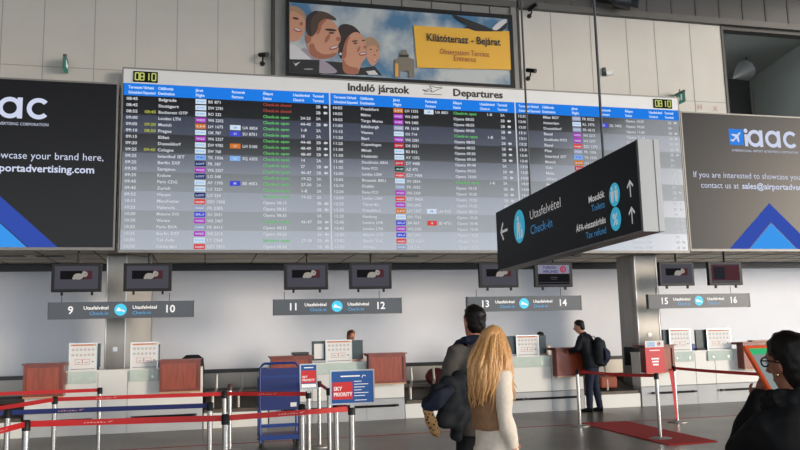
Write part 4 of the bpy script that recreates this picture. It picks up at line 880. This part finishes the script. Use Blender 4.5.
def person(label, loc, rz, H, arms, hd=(0, 0), lean=0, skin_m=skin, top=None, bottom=None, hair_m=hair_black, hair='short', hands=(.4, .4), shoes=black_pl, long_top=0, hunch=0, step=.05, top_sc=1.0, head_fwd=0, vox=.010, sleeve=.93):
    k = H/1.75; t = thing('person', label, 'person', loc, rz=rz or 1e-6)
    def Ln(p):                                             # forward lean of the upper body about the hips
        p = Vector(p); 
        if p.z > .92: a = (p.z-.92)*lean; p = p+Vector((0, a, -a*abs(lean)*.3))
        return p*k
    tor = [(.80, .150, .110, 0), (.90, .172, .122, 0), (1.00, .158, .112, .0), (1.08, .142, .102, .0), (1.20, .155, .110, -.005), (1.31, .178, .112, -.012-hunch*.3), (1.40, .165, .092, -.015-hunch*.5), (1.455, .085, .066, -.010-hunch*.3), (1.50, .058, .058, .002)]
    C = Ln((0, .02+head_fwd, 1.628)); HM = Matrix.Translation(C) @ Matrix.Rotation(hd[0], 4, 'Z') @ Matrix.Rotation(hd[1], 4, 'X') @ Matrix.Scale(k*1.0, 4)
    B = MB()
    B.tube([Ln((0, y, z)) for z, a, b, y in tor], [(a*k, b*k) for z, a, b, y in tor], 18, side=(1, 0, 0))
    B.tube([Ln((0, -.005, 1.46)), Ln((0, .008+head_fwd*.5, 1.54)), C], [.060*k, .054*k, .050*k], 14)
    merge(B, head_mb(), HM)
    legs = []
    for s, f in ((-1, step), (1, -step)):
        L_ = [Vector((s*.088, 0, .90))*k, Vector((s*.095, f*.5+.02, .50))*k, Vector((s*.10, f-.01, .09))*k]; legs.append(L_)
        B.tube([L_[0], L_[0].lerp(L_[1], .5), L_[1], L_[1].lerp(L_[2], .35), L_[2]], [.088*k, .074*k, .056*k, .055*k, .036*k], 12)
        B.tube([L_[2]+Vector((0, -.03, -.05))*k, L_[2]+Vector((0, .06, -.06))*k, L_[2]+Vector((0, .17, -.072))*k], [(.036*k, .034*k), (.042*k, .030*k), (.034*k, .016*k)], 10, side=(1, 0, 0))
    for i, (sh, el, wr) in enumerate(arms):
        s = -1 if i == 0 else 1; sh, el, wr = Ln(sh), Vector(el)*k, Vector(wr)*k
        B.tube([sh+Vector((-s*.05, 0, .0))*k, sh, sh.lerp(el, .4), el, el.lerp(wr, .4), wr], [.050*k, .058*k, .048*k, .041*k, .040*k, .027*k], 12)
        d = (wr-el).normalized(); q = Vector((0, 0, -1)).rotation_difference(d)
        merge(B, hand_mb(hands[i], s), Matrix.Translation(wr+d*.012) @ q.to_matrix().to_4x4() @ Matrix.Scale(k*.98, 4))
    remesh(B, vox if H < 3 else .01, 3).build('body', skin_m, t, smooth=True)
    # eyes
    for s in (-1, 1):
        e = MB().ell((s*.033, .083, .008), (.014, .010, .009)); e.v = [HM @ v for v in e.v]; e = e.build('eye', eye_white, t, smooth=True)
        i_ = MB().ell((s*.033, .0925, .008), (.006, .003, .006)); i_.v = [HM @ v for v in i_.v]; i_.build('iris', black_pl, e)
    # upper garment
    J = MB(); x = .016*k
    low = .84-long_top
    tt = [(low, .176+long_top*.06, .128+long_top*.05, 0)] + [q for q in tor if q[0] > low+.04][:-1]
    if long_top > .12: tt.insert(1, (.88, .186, .136, 0))
    J.tube([Ln((0, y, z)) for z, a, b, y in tt], [(a*k*top_sc+x*1.4, b*k*top_sc+x*1.4) for z, a, b, y in tt], 20, side=(1, 0, 0))
    J.tube([Ln((0, -.012, 1.45)), Ln((0, 0, 1.51))], [.080*k, .070*k], 14)
    for i, (sh, el, wr) in enumerate(arms):
        s = -1 if i == 0 else 1; sh, el, wr = Ln(sh), Vector(el)*k, Vector(wr)*k; w2 = el.lerp(wr, sleeve)
        J.tube([sh+Vector((-s*.06, 0, .012))*k, sh, sh.lerp(el, .4), el, el.lerp(wr, .4), w2], [.066*k, .076*k, .068*k, .061*k, .058*k, .046*k], 14)
    remesh(J, .013, 4, .012*k, 9, loc[0]).build('jacket', top, t, smooth=True)
    # trousers and shoes
    T = MB()
    T.tube([Vector((0, 0, z))*k for z in (.76, .84, .93, 1.0)], [(.15*k, .115*k), (.178*k, .13*k), (.180*k, .130*k), (.16*k, .118*k)], 18, side=(1, 0, 0))
    for L_ in legs: T.tube([L_[0], L_[0].lerp(L_[1], .5), L_[1], L_[1].lerp(L_[2], .35), L_[2]+Vector((0, 0, -.02))*k], [.104*k, .090*k, .073*k, .070*k, .062*k], 14)
    remesh(T, .014, 4, .010*k, 9, loc[1]).build('trousers', bottom, t, smooth=True)
    for L_ in legs:
        a = L_[2]; sh = MB().tube([a+Vector((0, -.05, -.045))*k, a+Vector((0, .02, -.045))*k, a+Vector((0, .10, -.055))*k, a+Vector((0, .19, -.066))*k], [(.036*k, .044*k), (.045*k, .045*k), (.047*k, .034*k), (.034*k, .022*k)], 14, side=(1, 0, 0))
        sh.build('shoe', shoes, t, smooth=True)
    # hair
    Hm = MB()
    if hair == 'short':
        Hm.tube([(0, y, z) for y, z in ((-.045, -.075), (-.040, -.03), (-.026, .02), (-.012, .06), (-.008, .10), (-.010, .128), (-.012, .140))], [(.050, .050), (.074, .068), (.083, .083), (.083, .100), (.070, .092), (.042, .056), (.008, .010)], 20, side=(1, 0, 0))
        for j in range(40):
            a = random.uniform(0, 2*PI); r_ = random.random()**.5; p = Vector((math.cos(a)*.066*r_, math.sin(a)*.080*r_-.005, .128-.055*r_*r_))
            Hm.tube([p, p+Vector((p.x*.16, .012+p.y*.12, .018))], [.016, .007], 6)
        q = remesh(Hm, .008, 2, .006, 30, 3)
    elif hair == 'tied':
        Hm.tube([(0, y, z) for y, z in ((-.055, -.115), (-.052, -.08), (-.046, -.04), (-.034, .02), (-.014, .06), (-.008, .10), (-.010, .128), (-.012, .142))], [(.045, .045), (.064, .058), (.074, .064), (.084, .080), (.086, .104), (.074, .096), (.044, .058), (.008, .010)], 22, side=(1, 0, 0))
        Hm.ell((0, -.115, -.03), (.050, .042, .055))
        q = remesh(Hm, .007, 2, .004, 40, 5)
    else:
        Hm.tube([(0, y, z) for y, z in ((-.055, -.16), (-.05, -.10), (-.044, -.04), (-.030, .02), (-.014, .06), (-.008, .10), (-.010, .130), (-.012, .145))], [(.085, .055), (.088, .064), (.086, .070), (.088, .084), (.088, .106), (.076, .098), (.044, .058), (.008, .010)], 22, side=(1, 0, 0))
        rnd = random.Random(11)
        for j in range(150):                               # long loose locks
            a = rnd.uniform(PI*.86, PI*2.14); x0, y0 = math.cos(a)*.080, math.sin(a)*.082-.012
            z0 = rnd.uniform(-.02, .075); ln = rnd.uniform(.33, .47); ph = rnd.uniform(0, 6.3); wv = rnd.uniform(.012, .03)
            pts = [(x0*.6, y0*.6, z0+.045)]
            for m_ in range(9):
                f = m_/8; sp_ = 1+.95*math.sin(min(1, f*1.6)*PI/2)-.25*f
                pts.append((x0*sp_+wv*math.sin(ph+f*7)*f, (y0-.02*math.sin(f*PI))*(1+1.0*math.sin(min(1, f*1.6)*PI/2))-.02*f+wv*math.cos(ph+f*6)*f, z0-ln*f))
            Hm.tube(pts, [.012]+[.018]*4+[.016, .014, .011, .007, .003], 7)
        for v in Hm.v:
            pass
        q = Hm
    if hair != 'long': q.v = [HM @ v for v in q.v]
    else: HN = Matrix.Translation(C) @ Matrix.Rotation(hd[0]*.7, 4, 'Z') @ Matrix.Scale(k, 4); q.v = [HN @ v for v in q.v]
    q.build('hair', hair_m, t, smooth=True)
    return t, HM, k, Ln
def child(name, mb, m, t, **kw): return mb.build(name, m, t, smooth=True, **kw)
# --- man at desk 14
ang = R(46)
tp, HM, k, Ln = person('man in black jacket leaning on desk 14, seen from behind', (7.42, 14.38, 0), ang, 1.79, (((-.185, 0, 1.40), (-.23, .20, 1.20), (-.10, .40, 1.14)), ((.185, 0, 1.40), (.25, .22, 1.21), (.12, .42, 1.14))), hd=(R(12), R(-8)), lean=.27, top=jacket_dark, bottom=jeans, hair='short', step=.07, shoes=trousers_black, top_sc=1.22)
Mp = Matrix.Translation((7.42, 14.38, 0)) @ Matrix.Rotation(ang, 4, 'Z')
def backpack(name, label, M, m, w=.30, h=.44, d=.17, z=1.16, y=-.25):
    t = thing(name, label, 'bag', M @ Vector((0, y, z-h/2)), rz=0)
    o3 = Vector(t.location)
    b = MB().tube([(0, y, z-h/2), (0, y-.01, z-h/2+.03), (0, y-.015, z), (0, y, z+h/2-.09), (0, y+.02, z+h/2)], [(w*.40, d*.38), (w*.5, d*.5), (w*.48, d*.48), (w*.42, d*.4), (w*.2, d*.15)], 18, side=(1, 0, 0)); b.v = [M @ v for v in b.v]
    remesh(b, .014, 3, .012, 8, 2).build('pack', m, t, smooth=True)
    p = MB().tube([(0, y-d*.45, z-h*.40), (0, y-d*.62, z-h*.25), (0, y-d*.60, z-.02), (0, y-d*.45, z+.05)], [(w*.30, .03), (w*.36, .05), (w*.34, .045), (w*.26, .02)], 14, side=(1, 0, 0)); p.v = [M @ v for v in p.v]
    p.build('front_pocket', navy, t, smooth=True)
    for s in (-1, 1):
        q = MB().tube([(s*.09, y+.06, z+h/2-.08), (s*.11, y+.13, z+h/2+.02), (s*.12, y+.26, z+h/2+.01), (s*.13, y+.38, z+.10), (s*.15, y+.30, z-.12), (s*.12, y+.08, z-h*.38)], [(.022, .007)]*6, 8, side=(1, 0, 0)); q.v = [M @ v for v in q.v]
        q.build('strap', navy, t, smooth=True)
    return t
backpack('backpack', 'dark backpack on the back of the man at desk 14', Mp @ Matrix.Translation((0, .09, .01)), jacket_dark, w=.38, h=.54, d=.26)
# --- clerks
person('desk clerk with brown hair and pale pink blouse behind desk 12', (2.93, 16.12, 0), PI, 1.69, (((-.17, 0, 1.36), (-.22, .10, 1.12), (-.12, .30, 1.06)), ((.17, 0, 1.36), (.22, .10, 1.12), (.12, .30, 1.06))), hd=(R(18), R(-8)), top=blouse, bottom=trousers_black, hair_m=hair_brown, hair='tied', vox=.011, skin_m=skin_warm)
person('desk clerk with dark hair behind the screen of desk 14', (7.16, 16.1, 0), R(120), 1.56, (((-.17, 0, 1.38), (-.22, .10, 1.12), (-.12, .30, 1.08)), ((.17, 0, 1.38), (.22, .10, 1.12), (.12, .30, 1.08))), hd=(0, R(-10)), lean=.1, top=cream, bottom=trousers_black, hair='tied', vox=.011)
# --- man walking with an armful of coats
am = R(14); lm = (2.115, 6.05, 0)
tm, HM, k, Ln = person('man in grey-brown jacket looking up at the board, back turned', lm, am, 1.80, (((-.185, 0, 1.40), (-.26, .06, 1.15), (-.18, .30, 1.08)), ((.185, 0, 1.40), (.24, .0, 1.14), (.16, .26, 1.05))), hd=(R(0), R(10)), top=jacket_grey, bottom=trousers_black, hair='short', skin_m=skin_warm, long_top=.06, top_sc=.97, step=.10)
sc = MB().tube([Ln((-.10, .05, 1.47)), Ln((-.12, .12, 1.40)), Ln((-.11, .17, 1.28)), Ln((-.10, .17, 1.12))], [(.05, .045), (.06, .05), (.06, .04), (.05, .03)], 12)
sc.tube([Ln((-.11, -.02, 1.50)), Ln((0, -.09, 1.505)), Ln((.10, -.02, 1.50)), Ln((.08, .08, 1.48)), Ln((-.06, .10, 1.47)), Ln((-.11, -.02, 1.50))], .036, 10)
remesh(sc, .012, 3, .012, 14, 4).build('scarf', navy, tm, smooth=True)
# coat and bags carried on his arm
def W(px, py, Y): return at(px, py, Y)
c0 = W(447, 398, 5.85)
b = MB()
for px, py, Y, r in ((460, 380, 5.85, .07), (448, 385, 5.82, .08), (436, 396, 5.80, .085), (428, 404, 5.78, .06), (450, 404, 5.80, .10), (462, 398, 5.85, .08), (458, 420, 5.82, .085), (446, 418, 5.80, .08), (466, 415, 5.86, .06), (456, 436, 5.84, .06)):
    b.ell(W(px, py, Y), (r, r*.8, r*1.1))
tag(remesh(b, .016, 3, .035, 9, 1).build('folded_coat', jacket_dark, None, smooth=True), 'dark folded coat over the arm of the man in the grey-brown jacket', 'coat')
b = MB().tube([W(422, 404, 5.72), W(428, 408, 5.72), W(436, 402, 5.72), W(444, 394, 5.72), W(452, 388, 5.74)], [(.02, .015), (.045, .02), (.06, .025), (.055, .025), (.03, .02)], 12)
tag(remesh(b, .011, 3, .012, 14, 6).build('black_bag', navy, None, smooth=True), 'black bag slung in front of the folded coat', 'bag')
b = MB().tube([W(428, 400, 5.76), W(427, 410, 5.74), W(431, 421, 5.74), W(435, 431, 5.76), W(439, 436, 5.80)], [.020, .036, .044, .038, .014], 12)
tag(remesh(b, .010, 3, .008, 16, 8).build('leopard_scarf', leopard, None, smooth=True), 'leopard-print scarf hanging below the folded coat', 'scarf')
# --- blonde woman
aw = R(-86); lw = (1.93, 5.2, 0)
tw, HM, k, Ln = person('woman with long blonde hair, cream knit sleeves and camel vest', lw, aw, 1.625, (((-.165, 0, 1.40), (-.215, .03, 1.13), (-.17, .16, .95)), ((.165, 0, 1.40), (.225, -.02, 1.13), (.20, .05, .88))), hd=(R(58), R(8)), top=cream, bottom=cream, hair_m=hair_blond, hair='long', long_top=.30, shoes=trousers_black, top_sc=.98)
v = MB()
tv = [(1.02, .180, .134, -.006), (1.10, .176, .132, -.008), (1.20, .178, .136, -.012), (1.30, .178, .136, -.018), (1.37, .150, .118, -.018), (1.42, .10, .09, -.01)]
v.tube([Ln((0, y-.012, z)) for z, a_, b_, y in tv], [(a_*k, (b_+.012)*k) for z, a_, b_, y in tv], 20, side=(1, 0, 0))
remesh(v, .012, 4, .008, 12, 2).build('vest', camel, tw, smooth=True)
# --- woman photographing with a tablet
an = R(4); ln_ = (2.23, 2.66, 0)
tn, HM, k, Ln = person('woman with glasses and tied black hair in a black coat, holding up a tablet', ln_, an, 1.56, (((-.165, 0, 1.37), (-.15, .21, 1.24), (.055, .30, 1.42)), ((.18, 0, 1.38), (.33, .15, 1.24), (.36, .27, 1.43))), hd=(R(6), R(-4)), top=coat_black, bottom=trousers_black, hair_m=hair_black, hair='tied', long_top=.34, top_sc=1.0, sleeve=1.22, skin_m=skin_shaded, hands=(.55, .55), hunch=.03, vox=.008)
co = MB().tube([Ln((.11, -.02, 1.475)), Ln((.0, -.10, 1.49)), Ln((-.11, -.02, 1.475)), Ln((-.07, .09, 1.45)), Ln((.07, .09, 1.45)), Ln((.11, -.02, 1.475))], .048*k, 12)
remesh(co, .012, 2, .016, 30, 7).build('fur_collar', coat_black, tn, smooth=True)
g = MB()
for s in (-1, 1):
    q = MB()
    for i in range(17):
        pass
    pts = [Vector((s*.034+.026*math.cos(2*PI*i/16), .104-abs(s*.034+.026*math.cos(2*PI*i/16))*.10, .008+.020*math.sin(2*PI*i/16))) for i in range(17)]
    g.tube([HM @ p for p in pts], .0032, 6)
    g.tube([HM @ Vector((s*.062, .098, .014)), HM @ Vector((s*.080, .03, .012)), HM @ Vector((s*.080, -.02, .0))], .003, 6)
g.tube([HM @ Vector((-.010, .104, .010)), HM @ Vector((.010, .104, .010))], .003, 6)
g.build('glasses', black_pl, tn, smooth=True)
e = MB()
for s in (-1, 1): e.ell(HM @ Vector((s*.082, .0, -.050)), (.006, .006, .006), seg=8, rings=6)
e.build('earring', gold_metal, tn, smooth=True)
# tablet
Mn = Matrix.Translation(ln_) @ Matrix.Rotation(an, 4, 'Z')
tc_ = Mn @ Vector((.18, .28, 1.40)); fwd = (Mn.to_3x3() @ Vector((.0, 1, 0))).normalized()
tp_ = R(35); up2 = (Vector((0, 0, 1))*math.cos(tp_)+fwd*math.sin(tp_)).normalized(); nrm = (Vector((0, 0, 1))*math.sin(tp_)-fwd*math.cos(tp_)).normalized(); rg2 = up2.cross(nrm).normalized()
MT = Matrix(((rg2.x, nrm.x, up2.x, tc_.x), (rg2.y, nrm.y, up2.y, tc_.y), (rg2.z, nrm.z, up2.z, tc_.z), (0, 0, 0, 1)))
tb = thing('tablet', 'tablet in an orange case held up by the woman in the black coat', 'tablet', tc_)
MB().box(-.10, .10, -.012, .006, -.135, .135, MT).build('case', orange_case, tb, bevel=.006)
s_ = MB().use(tablet_glow).box(-.085, .085, .0065, .008, -.115, .115, MT); s_.use(tablet_green).box(-.085, .085, .008, .009, .085, .115, MT); s_.build('screen', None, tb)
